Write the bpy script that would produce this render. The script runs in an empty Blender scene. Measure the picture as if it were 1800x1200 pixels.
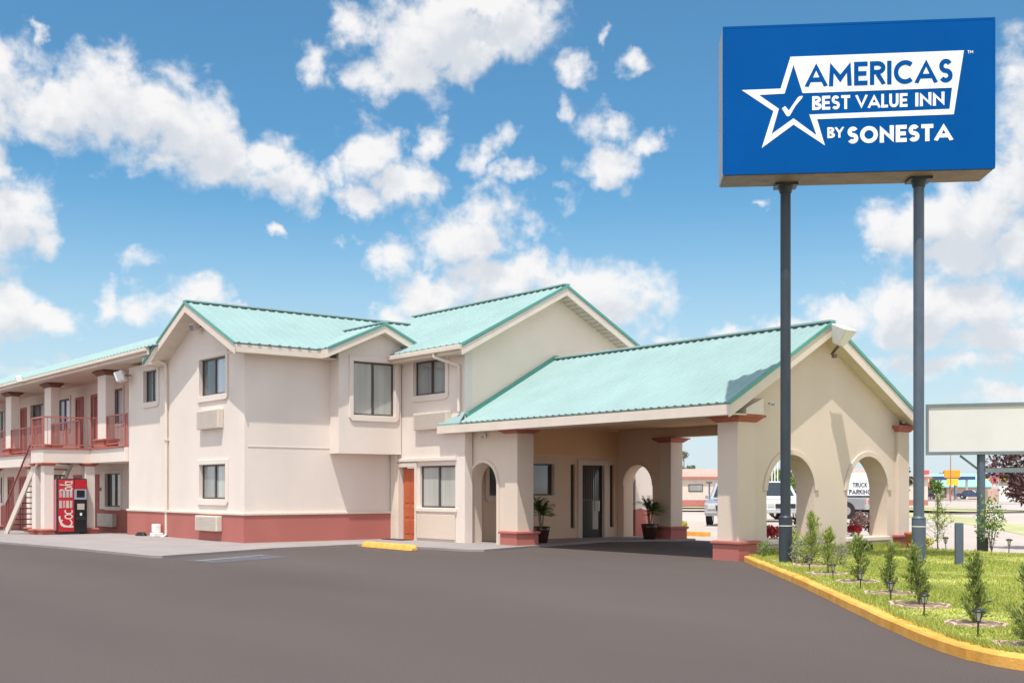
import bpy, bmesh, math, random
from mathutils import Vector, Matrix
from mathutils.geometry import tessellate_polygon

random.seed(7)
C = bpy.context.scene.collection
PI = math.pi
# ------------------------------------------------------------------ camera frame (only used to convert surveyed right/forward distances)
RX, RY = 0.6184, 0.7858          # camera right on the ground
FX, FY = -0.7858, 0.6184         # camera forward on the ground
def W(r, f, z=0.0):
    return Vector((r*RX + f*FX, r*RY + f*FY, z))

# ------------------------------------------------------------------ materials
def mat(name, col, rough=0.8, metal=0.0, var=0.08, scale=3.0, bump=0.0, bscale=60.0, spec=0.5, detail=4.0, col2=None, coat=0.0, stretch=(1, 1, 1)):
    m = bpy.data.materials.new(name); m.use_nodes = True
    nt = m.node_tree; b = nt.nodes['Principled BSDF']
    b.inputs['Roughness'].default_value = rough
    b.inputs['Metallic'].default_value = metal
    b.inputs['Specular IOR Level'].default_value = spec
    b.inputs['Coat Weight'].default_value = coat
    geo = nt.nodes.new('ShaderNodeNewGeometry')
    mp = nt.nodes.new('ShaderNodeMapping'); mp.inputs['Scale'].default_value = stretch
    nt.links.new(geo.outputs['Position'], mp.inputs['Vector'])
    if var > 0 or col2:
        n = nt.nodes.new('ShaderNodeTexNoise'); n.inputs['Scale'].default_value = scale; n.inputs['Detail'].default_value = detail
        n.inputs['Roughness'].default_value = 0.65
        nt.links.new(mp.outputs['Vector'], n.inputs['Vector'])
        r = nt.nodes.new('ShaderNodeValToRGB')
        c1 = [max(0, c*(1-var)) for c in col]; c2 = [min(1, c*(1+var)) for c in (col2 or col)]
        r.color_ramp.elements[0].position = 0.32; r.color_ramp.elements[1].position = 0.68
        r.color_ramp.elements[0].color = (*c1, 1); r.color_ramp.elements[1].color = (*c2, 1)
        nt.links.new(n.outputs['Fac'], r.inputs['Fac'])
        nt.links.new(r.outputs['Color'], b.inputs['Base Color'])
    else:
        b.inputs['Base Color'].default_value = (*col, 1)
    if bump > 0:
        n2 = nt.nodes.new('ShaderNodeTexNoise'); n2.inputs['Scale'].default_value = bscale; n2.inputs['Detail'].default_value = 5
        nt.links.new(mp.outputs['Vector'], n2.inputs['Vector'])
        bp = nt.nodes.new('ShaderNodeBump'); bp.inputs['Strength'].default_value = bump; bp.inputs['Distance'].default_value = 0.02
        nt.links.new(n2.outputs['Fac'], bp.inputs['Height']); nt.links.new(bp.outputs['Normal'], b.inputs['Normal'])
    return m

def leaf_mat(name, cols, rough=0.6, trans=0.25):
    """foliage: each leaf island takes its own tone"""
    m = bpy.data.materials.new(name); m.use_nodes = True
    nt = m.node_tree; b = nt.nodes['Principled BSDF']; out = nt.nodes['Material Output']
    g = nt.nodes.new('ShaderNodeNewGeometry')
    r = nt.nodes.new('ShaderNodeValToRGB')
    els = r.color_ramp.elements
    while len(els) < len(cols): els.new(0.5)
    for i, c in enumerate(cols):
        els[i].position = i/(len(cols)-1); els[i].color = (*c, 1)
    nt.links.new(g.outputs['Random Per Island'], r.inputs['Fac'])
    nt.links.new(r.outputs['Color'], b.inputs['Base Color'])
    b.inputs['Roughness'].default_value = rough
    t = nt.nodes.new('ShaderNodeBsdfTranslucent'); nt.links.new(r.outputs['Color'], t.inputs['Color'])
    mx = nt.nodes.new('ShaderNodeMixShader'); mx.inputs['Fac'].default_value = trans
    nt.links.new(b.outputs['BSDF'], mx.inputs[1]); nt.links.new(t.outputs['BSDF'], mx.inputs[2])
    nt.links.new(mx.outputs['Shader'], out.inputs['Surface'])
    return m

M = {}
def wall_mat(name, col, grime=0.10):
    """stucco: fine grain, broad mottling and faint vertical weather streaks"""
    m = bpy.data.materials.new(name); m.use_nodes = True
    nt = m.node_tree; b = nt.nodes['Principled BSDF']; L = nt.links.new
    b.inputs['Roughness'].default_value = 0.92; b.inputs['Specular IOR Level'].default_value = 0.25
    geo = nt.nodes.new('ShaderNodeNewGeometry')
    n1 = nt.nodes.new('ShaderNodeTexNoise'); n1.inputs['Scale'].default_value = 0.55; n1.inputs['Detail'].default_value = 6
    L(geo.outputs['Position'], n1.inputs['Vector'])
    mp = nt.nodes.new('ShaderNodeMapping'); mp.inputs['Scale'].default_value = (1.1, 1.1, 0.45)
    L(geo.outputs['Position'], mp.inputs['Vector'])
    n2 = nt.nodes.new('ShaderNodeTexNoise'); n2.inputs['Scale'].default_value = 1.0; n2.inputs['Detail'].default_value = 5
    L(mp.outputs['Vector'], n2.inputs['Vector'])
    ad = nt.nodes.new('ShaderNodeMath'); ad.operation = 'ADD'; L(n1.outputs['Fac'], ad.inputs[0]); L(n2.outputs['Fac'], ad.inputs[1])
    r = nt.nodes.new('ShaderNodeValToRGB')
    r.color_ramp.elements[0].position = 0.34; r.color_ramp.elements[1].position = 0.66
    r.color_ramp.elements[0].color = (*[c*(1-grime) for c in col], 1); r.color_ramp.elements[1].color = (*[c*(1+0.03) for c in col], 1)
    hf = nt.nodes.new('ShaderNodeMath'); hf.operation = 'MULTIPLY'; hf.inputs[1].default_value = 0.5
    L(ad.outputs[0], hf.inputs[0]); L(hf.outputs[0], r.inputs['Fac']); L(r.outputs['Color'], b.inputs['Base Color'])
    n3 = nt.nodes.new('ShaderNodeTexNoise'); n3.inputs['Scale'].default_value = 45; n3.inputs['Detail'].default_value = 6
    L(geo.outputs['Position'], n3.inputs['Vector'])
    bp = nt.nodes.new('ShaderNodeBump'); bp.inputs['Strength'].default_value = 0.35; bp.inputs['Distance'].default_value = 0.02
    L(n3.outputs['Fac'], bp.inputs['Height']); L(bp.outputs['Normal'], b.inputs['Normal'])
    return m
M['stucco'] = wall_mat('cream_stucco', (0.78, 0.68, 0.605), 0.07)
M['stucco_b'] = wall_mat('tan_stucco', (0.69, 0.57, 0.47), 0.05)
M['gable'] = wall_mat('pale_cream_stucco', (0.86, 0.72, 0.585), 0.05)
M['inner'] = wall_mat('shade_tan_stucco', (0.76, 0.56, 0.42), 0.05)  # warm, lifted tone of the shaded portico interior put into the colour
M['innershade'] = wall_mat('shade_brown_stucco', (0.78, 0.50, 0.30), 0.05)  # browner end of the interior's shade gradient, put into the colour
M['dado'] = wall_mat('brick_red_stucco', (0.45, 0.155, 0.13), 0.10)
M['redtrim'] = mat('red_trim', (0.42, 0.13, 0.10), 0.8, var=0.12, scale=4, bump=0.15)
M['trim'] = mat('cream_trim', (0.72, 0.62, 0.52), 0.6, var=0.05, scale=2)
M['soffit'] = mat('soffit_boards', (0.66, 0.58, 0.48), 0.7, var=0.06, scale=3)
M['roof'] = mat('mint_metal_roof', (0.28, 0.40, 0.385), 0.55, 0.0, var=0.07, scale=0.8, spec=0.22, detail=7)
M['roofedge'] = mat('green_roof_edge', (0.10, 0.33, 0.26), 0.4, var=0.05)
M['bronze'] = mat('bronze_frame', (0.10, 0.085, 0.08), 0.45, 0.3, var=0.05)
M['orange'] = mat('orange_door', (0.50, 0.115, 0.045), 0.5, var=0.10, scale=2)
M['reddoor'] = mat('dusky_red_door', (0.33, 0.085, 0.08), 0.55, var=0.08)
M['rail'] = mat('red_rail', (0.42, 0.14, 0.12), 0.55, var=0.08)
M['darkrail'] = mat('dark_red_steel', (0.26, 0.075, 0.065), 0.5, var=0.08)
M['ac'] = mat('beige_enamel', (0.64, 0.555, 0.475), 0.55, var=0.06, scale=4)
M['acgrille'] = mat('beige_grille', (0.52, 0.45, 0.38), 0.6, var=0.05)
M['white'] = mat('white_paint', (0.78, 0.77, 0.74), 0.5, var=0.04)
M['black'] = mat('black_paint', (0.02, 0.02, 0.022), 0.45, var=0.1)
M['blackgloss'] = mat('black_gloss', (0.018, 0.018, 0.022), 0.15, var=0.05)
M['steel'] = mat('blue_grey_steel', (0.092, 0.118, 0.158), 0.5, 0.2, var=0.18, scale=2.5, stretch=(1, 1, .5), detail=8)
M['steel_d'] = mat('dark_steel', (0.036, 0.047, 0.060), 0.45, 0.2, var=0.2, scale=2.5, stretch=(1, 1, .5), detail=8)
M['greyframe'] = mat('grey_frame', (0.17, 0.20, 0.22), 0.5, 0.1, var=0.1)
M['signblue'] = mat('sign_blue', (0.0005, 0.078, 0.30), 0.6, var=0.05, scale=0.5, spec=0.04)
M['signwhite'] = mat('sign_white', (0.85, 0.86, 0.88), 0.5, var=0)
M['signunder'] = mat('cabinet_underside', (0.20, 0.135, 0.11), 0.6, var=0.25, scale=3)
M['signside'] = mat('cabinet_side', (0.35, 0.36, 0.38), 0.5, var=0.1)
M['blankface'] = mat('blank_sign_face', (0.66, 0.635, 0.63), 0.5, var=0.04, scale=0.8)
M['yellow'] = mat('yellow_kerb_paint', (0.80, 0.36, 0.045), 0.7, var=0.16, scale=3.0, bump=0.3, detail=9, col2=(0.80, 0.43, 0.10))
M['concrete'] = mat('pale_concrete', (0.29, 0.255, 0.245), 0.9, var=0.10, scale=0.9, bump=0.2, detail=9)
M['kerb'] = mat('kerb_concrete', (0.36, 0.33, 0.31), 0.9, var=0.12, scale=2, bump=0.2, detail=9)
M['farground'] = mat('pale_ground', (0.48, 0.41, 0.36), 0.95, var=0.12, scale=0.12, detail=10)
M['street'] = mat('pale_street', (0.47, 0.41, 0.38), 0.9, var=0.10, scale=0.2, detail=10)
M['grassflat'] = mat('turf', (0.29, 0.33, 0.06), 0.95, var=0.42, scale=0.9, detail=12, col2=(0.42, 0.41, 0.10))
M['drygrass'] = mat('dry_grass', (0.42, 0.41, 0.20), 0.95, var=0.25, scale=0.5, detail=10)
M['stone'] = mat('edging_stone', (0.48, 0.35, 0.28), 0.9, var=0.22, scale=6, bump=0.4)
M['mulch'] = mat('bare_soil', (0.24, 0.165, 0.11), 0.95, var=0.35, scale=10, bump=0.5, detail=9)
M['terracotta'] = mat('terracotta', (0.45, 0.17, 0.10), 0.8, var=0.12)
M['potbrown'] = mat('glazed_brown_pot', (0.05, 0.02, 0.015), 0.25, var=0.2)
M['bark'] = mat('bark', (0.14, 0.10, 0.07), 0.9, var=0.3, scale=12, bump=0.5)
M['palebark'] = mat('palm_stem', (0.27, 0.22, 0.14), 0.9, var=0.25, scale=14, bump=0.4)
M['tyre'] = mat('tyre_rubber', (0.02, 0.02, 0.02), 0.85, var=0.1)
M['chrome'] = mat('chrome', (0.65, 0.66, 0.68), 0.18, 1.0, var=0)
M['lampglass'] = mat('frosted_lamp_glass', (0.55, 0.55, 0.52), 0.2, var=0.05)
M['carglass'] = mat('car_glass', (0.03, 0.04, 0.05), 0.08, var=0)
M['handblue'] = mat('faded_blue_paint', (0.10, 0.09, 0.108), 0.9, var=0.25, scale=3, detail=10)
M['handwhite'] = mat('worn_white_paint', (0.24, 0.23, 0.24), 0.9, var=0.3, scale=3, detail=10)
M['vred'] = mat('red_vinyl', (0.50, 0.015, 0.03), 0.3, var=0.06, coat=0.3)
M['vpink'] = mat('faded_red_side', (0.50, 0.17, 0.19), 0.5, var=0.1)
M['vwhite'] = mat('vinyl_white', (0.72, 0.66, 0.60), 0.4, var=0.04)
M['vgrey'] = mat('grey_blue_panel', (0.34, 0.38, 0.46), 0.35, var=0.05)
M['can_a'] = mat('button_silver', (0.52, 0.52, 0.50), 0.35, 0.2, var=0.1)
M['can_b'] = mat('button_pink', (0.60, 0.30, 0.33), 0.4, var=0.1)
M['can_c'] = mat('button_yellow', (0.62, 0.56, 0.38), 0.4, var=0.1)
M['signorange'] = mat('orange_sign', (0.80, 0.34, 0.02), 0.5, var=0.08)
M['signyellow'] = mat('yellow_sign', (0.82, 0.55, 0.05), 0.5, var=0.08)
M['signred'] = mat('red_sign', (0.65, 0.10, 0.12), 0.5, var=0.08)
M['signpink'] = mat('pale_pink_sign', (0.74, 0.50, 0.55), 0.5, var=0.05)
M['navy'] = mat('navy_canopy', (0.05, 0.07, 0.18), 0.5, var=0.06)
M['tealroof'] = mat('teal_shop_roof', (0.28, 0.52, 0.46), 0.6, var=0.06)
M['shopwall'] = mat('pink_tan_wall', (0.52, 0.36, 0.29), 0.9, var=0.08)
M['palewall'] = mat('pale_beige_wall', (0.66, 0.56, 0.48), 0.9, var=0.06)
M['redband'] = mat('red_band', (0.46, 0.17, 0.14), 0.8, var=0.08)
M['silver'] = mat('silver_car_paint', (0.48, 0.50, 0.53), 0.25, 0.5, var=0.03, coat=0.6)
M['carwhite'] = mat('white_car_paint', (0.74, 0.74, 0.73), 0.25, 0.0, var=0.03, coat=0.6)
M['cargrey'] = mat('grey_car_paint', (0.33, 0.34, 0.36), 0.25, 0.4, var=0.03, coat=0.6)
M['cardark'] = mat('dark_car_paint', (0.07, 0.03, 0.05), 0.25, 0.2, var=0.03, coat=0.6)
M['carblue'] = mat('blue_car_paint', (0.05, 0.08, 0.16), 0.25, 0.2, var=0.03, coat=0.6)

def window_mat(name, dark, tint, fold):
    """glossy pane with a curtain (folds) or a dark room behind it"""
    m = bpy.data.materials.new(name); m.use_nodes = True
    nt = m.node_tree; b = nt.nodes['Principled BSDF']; L = nt.links.new
    b.inputs['Roughness'].default_value = 0.06; b.inputs['Specular IOR Level'].default_value = 0.9
    b.inputs['Coat Weight'].default_value = 0.3; b.inputs['Coat Roughness'].default_value = 0.02
    geo = nt.nodes.new('ShaderNodeNewGeometry')
    mp = nt.nodes.new('ShaderNodeMapping'); mp.inputs['Scale'].default_value = (fold, fold, 0.15)
    L(geo.outputs['Position'], mp.inputs['Vector'])
    n = nt.nodes.new('ShaderNodeTexNoise'); n.inputs['Scale'].default_value = 1.0; n.inputs['Detail'].default_value = 3
    L(mp.outputs['Vector'], n.inputs['Vector'])
    r = nt.nodes.new('ShaderNodeValToRGB')
    r.color_ramp.elements[0].position = 0.35; r.color_ramp.elements[1].position = 0.65
    r.color_ramp.elements[0].color = (*dark, 1); r.color_ramp.elements[1].color = (*tint, 1)
    L(n.outputs['Fac'], r.inputs['Fac']); L(r.outputs['Color'], b.inputs['Base Color'])
    return m
M['glass_dark'] = window_mat('dark_glass', (0.04, 0.052, 0.058), (0.09, 0.105, 0.11), 1.5)
M['glass_curtain'] = window_mat('curtained_glass', (0.40, 0.41, 0.37), (0.48, 0.485, 0.45), 7)
M['glass_grey'] = window_mat('blind_glass', (0.20, 0.21, 0.20), (0.30, 0.31, 0.30), 4)
M['glass_sky'] = window_mat('bright_curtain_glass', (0.46, 0.52, 0.58), (0.56, 0.60, 0.64), 5)

def asphalt_mat():
    m = bpy.data.materials.new('smooth_asphalt'); m.use_nodes = True
    nt = m.node_tree; b = nt.nodes['Principled BSDF']; L = nt.links.new
    b.inputs['Roughness'].default_value = 0.9; b.inputs['Specular IOR Level'].default_value = 0.3
    geo = nt.nodes.new('ShaderNodeNewGeometry')
    n1 = nt.nodes.new('ShaderNodeTexNoise'); n1.inputs['Scale'].default_value = 0.16; n1.inputs['Detail'].default_value = 5
    mp = nt.nodes.new('ShaderNodeMapping'); mp.inputs['Rotation'].default_value = (0, 0, 0.6); mp.inputs['Scale'].default_value = (0.5, 1.6, 1)
    L(geo.outputs['Position'], mp.inputs['Vector']); L(mp.outputs['Vector'], n1.inputs['Vector'])
    r = nt.nodes.new('ShaderNodeValToRGB')
    r.color_ramp.elements[0].position = 0.3; r.color_ramp.elements[1].position = 0.7
    r.color_ramp.elements[0].color = (0.083, 0.0655, 0.059, 1); r.color_ramp.elements[1].color = (0.105, 0.0835, 0.0755, 1)
    L(n1.outputs['Fac'], r.inputs['Fac'])
    n2 = nt.nodes.new('ShaderNodeTexNoise'); n2.inputs['Scale'].default_value = 70; n2.inputs['Detail'].default_value = 3
    L(geo.outputs['Position'], n2.inputs['Vector'])
    r2 = nt.nodes.new('ShaderNodeValToRGB')
    r2.color_ramp.elements[0].position = 0.3; r2.color_ramp.elements[1].position = 0.72
    r2.color_ramp.elements[0].color = (0.80, 0.80, 0.80, 1); r2.color_ramp.elements[1].color = (1.18, 1.18, 1.18, 1)
    L(n2.outputs['Fac'], r2.inputs['Fac'])
    mx = nt.nodes.new('ShaderNodeMix'); mx.data_type = 'RGBA'; mx.blend_type = 'MULTIPLY'; mx.inputs[0].default_value = 1
    L(r.outputs['Color'], mx.inputs[6]); L(r2.outputs['Color'], mx.inputs[7]); L(mx.outputs[2], b.inputs['Base Color'])
    bp = nt.nodes.new('ShaderNodeBump'); bp.inputs['Strength'].default_value = 0.3; bp.inputs['Distance'].default_value = 0.01
    L(n2.outputs['Fac'], bp.inputs['Height']); L(bp.outputs['Normal'], b.inputs['Normal'])
    return m
M['asphalt'] = asphalt_mat()

M['juniper'] = leaf_mat('juniper_foliage', [(0.11, 0.165, 0.03), (0.20, 0.27, 0.055), (0.30, 0.36, 0.095), (0.41, 0.43, 0.15)])
M['juniper_l'] = leaf_mat('pale_juniper_foliage', [(0.18, 0.26, 0.05), (0.30, 0.38, 0.075), (0.43, 0.48, 0.12), (0.52, 0.53, 0.20)])
M['sage'] = leaf_mat('sage_foliage', [(0.22, 0.24, 0.13), (0.32, 0.33, 0.20), (0.42, 0.42, 0.28)])
M['palm'] = leaf_mat('palm_foliage', [(0.04, 0.11, 0.015), (0.09, 0.20, 0.03), (0.20, 0.32, 0.06)], 0.4)
M['darkleaf'] = leaf_mat('dark_shrub_foliage', [(0.012, 0.03, 0.01), (0.03, 0.06, 0.015), (0.07, 0.11, 0.03)])
M['purpleleaf'] = leaf_mat('purple_foliage', [(0.05, 0.02, 0.025), (0.11, 0.05, 0.055), (0.19, 0.10, 0.10), (0.32, 0.22, 0.20)])
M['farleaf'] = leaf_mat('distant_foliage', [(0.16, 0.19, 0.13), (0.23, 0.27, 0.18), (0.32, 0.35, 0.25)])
M['greenleaf'] = leaf_mat('light_green_foliage', [(0.09, 0.17, 0.03), (0.16, 0.26, 0.05), (0.28, 0.36, 0.10)])
M['redflower'] = leaf_mat('red_petals', [(0.45, 0.02, 0.03), (0.60, 0.05, 0.07), (0.70, 0.16, 0.16)])
M['pinkflower'] = leaf_mat('pink_petals', [(0.62, 0.30, 0.32), (0.72, 0.48, 0.46), (0.78, 0.66, 0.60)])
M['yellowflower'] = leaf_mat('yellow_petals', [(0.60, 0.50, 0.03), (0.72, 0.62, 0.06)])
M['blade'] = leaf_mat('grass_blades', [(0.20, 0.29, 0.04), (0.34, 0.41, 0.07), (0.48, 0.50, 0.11), (0.58, 0.53, 0.18)], 0.7, 0.35)

# ------------------------------------------------------------------ mesh builder
ORG = {}
def org(o):
    return ORG.get(o.name, Vector((0, 0, 0))) if o else Vector((0, 0, 0))

class MB:
    def __init__(s): s.v = []; s.f = []; s.sm = []
    def add(s, vs, fs, smooth=False):
        n = len(s.v); s.v += [tuple(v) for v in vs]
        for f in fs: s.f.append([i+n for i in f]); s.sm.append(smooth)
        return s
    def box(s, x0, x1, y0, y1, z0, z1):
        vs = [(x, y, z) for z in (z0, z1) for y in (y0, y1) for x in (x0, x1)]
        return s.add(vs, [(0, 2, 3, 1), (4, 5, 7, 6), (0, 1, 5, 4), (2, 6, 7, 3), (0, 4, 6, 2), (1, 3, 7, 5)])
    def obox(s, c, a, b, d):
        """oriented box: centre and three half-axis vectors"""
        c, a, b, d = Vector(c), Vector(a), Vector(b), Vector(d)
        vs = [c + sx*a + sy*b + sz*d for sz in (-1, 1) for sy in (-1, 1) for sx in (-1, 1)]
        return s.add(vs, [(0, 2, 3, 1), (4, 5, 7, 6), (0, 1, 5, 4), (2, 6, 7, 3), (0, 4, 6, 2), (1, 3, 7, 5)])
    def bar(s, p, q, w, h):
        """square bar from p to q"""
        p, q = Vector(p), Vector(q); d = q-p
        up = Vector((0, 0, 1)) if abs(d.normalized().z) < 0.95 else Vector((1, 0, 0))
        side = d.cross(up).normalized(); u2 = side.cross(d).normalized()
        return s.obox((p+q)/2, d/2, side*w/2, u2*h/2)
    def tube(s, p, q, r0, r1=None, n=12, cap=True):
        r1 = r0 if r1 is None else r1
        p, q = Vector(p), Vector(q); d = (q-p).normalized()
        up = Vector((0, 0, 1)) if abs(d.z) < 0.95 else Vector((1, 0, 0))
        a = d.cross(up).normalized(); b = d.cross(a)
        vs = [p + r0*(math.cos(t)*a + math.sin(t)*b) for t in [2*PI*i/n for i in range(n)]]
        vs += [q + r1*(math.cos(t)*a + math.sin(t)*b) for t in [2*PI*i/n for i in range(n)]]
        s.add(vs, [(i, (i+1) % n, n+(i+1) % n, n+i) for i in range(n)], True)
        if cap: s.add(vs, [tuple(range(n))[::-1], tuple(range(n, 2*n))])
        return s
    def path(s, pts, r, n=10):
        for a, b in zip(pts, pts[1:]): s.tube(a, b, r, r, n)
        return s
    def lathe(s, prof, c=(0, 0, 0), n=20, smooth=True):
        vs = []
        for r, z in prof: vs += [(c[0]+r*math.cos(2*PI*i/n), c[1]+r*math.sin(2*PI*i/n), c[2]+z) for i in range(n)]
        fs = []
        for k in range(len(prof)-1):
            fs += [(k*n+i, k*n+(i+1) % n, (k+1)*n+(i+1) % n, (k+1)*n+i) for i in range(n)]
        s.add(vs, fs, smooth)
        return s
    def frustum(s, x0, x1, y0, y1, z0, z1, g):
        """box whose top is larger by g on every side (g<0: smaller)"""
        vs = [(x0, y0, z0), (x1, y0, z0), (x1, y1, z0), (x0, y1, z0), (x0-g, y0-g, z1), (x1+g, y0-g, z1), (x1+g, y1+g, z1), (x0-g, y1+g, z1)]
        return s.add(vs, [(3, 2, 1, 0), (4, 5, 6, 7), (0, 1, 5, 4), (1, 2, 6, 5), (2, 3, 7, 6), (3, 0, 4, 7)])
    def plate(s, outer, holes, o, U, V, N, depth):
        """flat plate with holes: outline in (u,v); the face lies at o and the plate extends by depth along -N"""
        o, U, V, N = Vector(o), Vector(U), Vector(V), Vector(N)
        loops = [outer] + list(holes)
        flat = [p for l in loops for p in l]
        tris = tessellate_polygon([[Vector((a, b, 0)) for a, b in l] for l in loops])
        n = len(flat)
        vs = [o + U*a + V*b for a, b in flat] + [o + U*a + V*b - N*depth for a, b in flat]
        fs = [tuple(t) for t in tris] + [tuple(i+n for i in t[::-1]) for t in tris]
        k = 0
        for l in loops:
            m = len(l)
            fs += [(k+i, k+(i+1) % m, n+k+(i+1) % m, n+k+i) for i in range(m)]
            k += m
        return s.add(vs, fs)
    def quads(s, vs, fs): return s.add(vs, fs)
    def build(s, name, m, parent=None, bevel=0.0, world=True):
        me = bpy.data.meshes.new(name)
        off = org(parent) if world else Vector((0, 0, 0))
        me.from_pydata([Vector(v)-off for v in s.v], [], s.f)
        bm = bmesh.new(); bm.from_mesh(me)
        bmesh.ops.recalc_face_normals(bm, faces=bm.faces[:]) if len(bm.faces) < 6000 else None
        bm.to_mesh(me); bm.free()
        me.polygons.foreach_set('use_smooth', s.sm) if len(me.polygons) == len(s.sm) else None
        me.materials.append(m)
        o = bpy.data.objects.new(name, me); C.objects.link(o)
        if parent: o.parent = parent
        ORG[o.name] = Vector(off)
        if bevel > 0:
            md = o.modifiers.new('bevel', 'BEVEL'); md.width = bevel; md.segments = 2; md.limit_method = 'ANGLE'
        return o

def tag(o, label, cat, group=None, kind=None):
    if label: o['label'] = label
    if cat: o['category'] = cat
    if group: o['group'] = group
    if kind: o['kind'] = kind
    return o
def structure(o):
    o['kind'] = 'structure'; return o
def thing(name, loc, label, cat, group=None):
    o = bpy.data.objects.new(name, None); C.objects.link(o)
    o.location = loc; o.empty_display_size = 0.3; ORG[o.name] = Vector(loc)
    return tag(o, label, cat, group)
def copy_tree(o, parent=None):
    c = o.copy(); C.objects.link(c)
    if parent: c.parent = parent
    for ch in list(o.children): copy_tree(ch, c)
    return c
def rect(u0, u1, v0, v1): return [(u0, v0), (u1, v0), (u1, v1), (u0, v1)]
def arch(u0, u1, v0, spring, top, n=20):
    c = (u0+u1)/2; a = (u1-u0)/2
    pts = [(u0, v0), (u1, v0)]
    pts += [(c + a*math.cos(PI*i/n), spring + (top-spring)*math.sin(PI*i/n)) for i in range(n+1)]
    return pts
X, Y, Z = Vector((1, 0, 0)), Vector((0, 1, 0)), Vector((0, 0, 1))

# ------------------------------------------------------------------ building helpers
def fb(mb, face, pos, u0, u1, z0, z1, d0, d1):
    """box on a wall: d is measured inward from the wall face"""
    if face == '-Y': mb.box(u0, u1, pos+d0, pos+d1, z0, z1)
    elif face == '+X': mb.box(pos-d1, pos-d0, u0, u1, z0, z1)
    return mb
def fplate(mb, face, pos, outer, holes, depth, proud=0.0):
    if face == '-Y': mb.plate(outer, holes, (0, pos-proud, 0), X, Z, -Y, depth)
    else: mb.plate(outer, holes, (pos+proud, 0, 0), Y, Z, X, depth)
    return mb
def wall(name, parent, face, pos, outer, holes, m, depth=0.25, proud=0.0, bevel=0.0):
    return fplate(MB(), face, pos, outer, holes, depth, proud).build(name, m, parent, bevel)

def window(parent, face, pos, u0, u1, z0, z1, panes, surround=0.14, name='window', sill=True, inset=0.07):
    f = MB(); t = 0.045
    fplate(f, face, pos, rect(u0, u1, z0, z1), [rect(u0+t, u1-t, z0+t, z1-t)], 0.07, -inset)
    n = len(panes); w = (u1-u0)/n
    for i in range(1, n): fb(f, face, pos, u0+i*w-0.03, u0+i*w+0.03, z0+t, z1-t, inset-0.005, inset+0.07)
    fo = f.build(name, M['bronze'], parent)
    for i, pm in enumerate(panes):
        p = MB(); fb(p, face, pos, u0+i*w+0.028, u0+(i+1)*w-0.028, z0+t-.002, z1-t+.002, inset+0.03+0.012*(i % 2), inset+0.04+0.012*(i % 2))
        p.build('pane', M[pm], fo)
    if surround:
        s = surround; c = 0.10
        b = s*1.25
        out = [(u0-s+c, z0-b), (u1+s-c, z0-b), (u1+s, z0-b+c), (u1+s, z1+s), (u0-s, z1+s), (u0-s, z0-b+c)]
        fplate(MB(), face, pos, out, [rect(u0-.004, u1+.004, z0-.004, z1+.004)], 0.045, 0.045).build('surround', M['stucco'] if surround != 0.141 else M['stucco_b'], fo, 0.008)
    return fo

def slope(mb, e0, e1, r0, r1, pitch=0.30, th=0.035, rib=0.028):
    """ribbed metal sheet from the eave line e0-e1 up to the ridge line r0-r1"""
    e0, e1, r0, r1 = map(Vector, (e0, e1, r0, r1))
    n = (e1-e0).cross(r0-e0).normalized()
    if n.z < 0: n = -n
    vs = [e0, e1, r1, r0] + [p-n*th for p in (e0, e1, r1, r0)]
    mb.add(vs, [(0, 1, 2, 3), (7, 6, 5, 4), (0, 4, 5, 1), (1, 5, 6, 2), (2, 6, 7, 3), (3, 7, 4, 0)])
    L = (e1-e0).length; k = max(1, int(L/pitch)); a = (e1-e0).normalized()
    for i in range(k+1):
        t = (i+0.5)/(k+1); p = e0.lerp(e1, t); q = r0.lerp(r1, t)
        p = p - (q-p).normalized()*0.015
        c = [(-0.055, 0.001), (0.055, 0.001), (0.028, rib), (-0.028, rib)]
        vs = [b + a*u + n*h for b in (p, q) for u, h in c]
        mb.add(vs, [(0, 1, 2, 3), (7, 6, 5, 4), (0, 4, 5, 1), (1, 5, 6, 2), (2, 6, 7, 3), (3, 7, 4, 0)])
    return mb
def flatquad(mb, a, b, c, d, th=0.03):
    a, b, c, d = map(Vector, (a, b, c, d)); n = (b-a).cross(d-a).normalized()
    if n.z < 0: n = -n
    vs = [a, b, c, d] + [p-n*th for p in (a, b, c, d)]
    return mb.add(vs, [(0, 1, 2, 3), (7, 6, 5, 4), (0, 4, 5, 1), (1, 5, 6, 2), (2, 6, 7, 3), (3, 7, 4, 0)])
def chevron(mb, face, pos, pts, h, depth, dz=0.0):
    """band of height h under the polyline pts=(u,z)"""
    out = [(u, z+dz) for u, z in pts] + [(u, z+dz-h) for u, z in reversed(pts)]
    return fplate(mb, face, pos, out, [], depth)

def gz(x): return -0.022*max(0.0, -36.5-x) if x > -52 else -0.34

# ================================================================== THE MOTEL
motel = thing('motel_building', (-31, 17, 0), 'two storey cream stucco motel with mint green metal roofs and a brick red base band', 'building')

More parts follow.
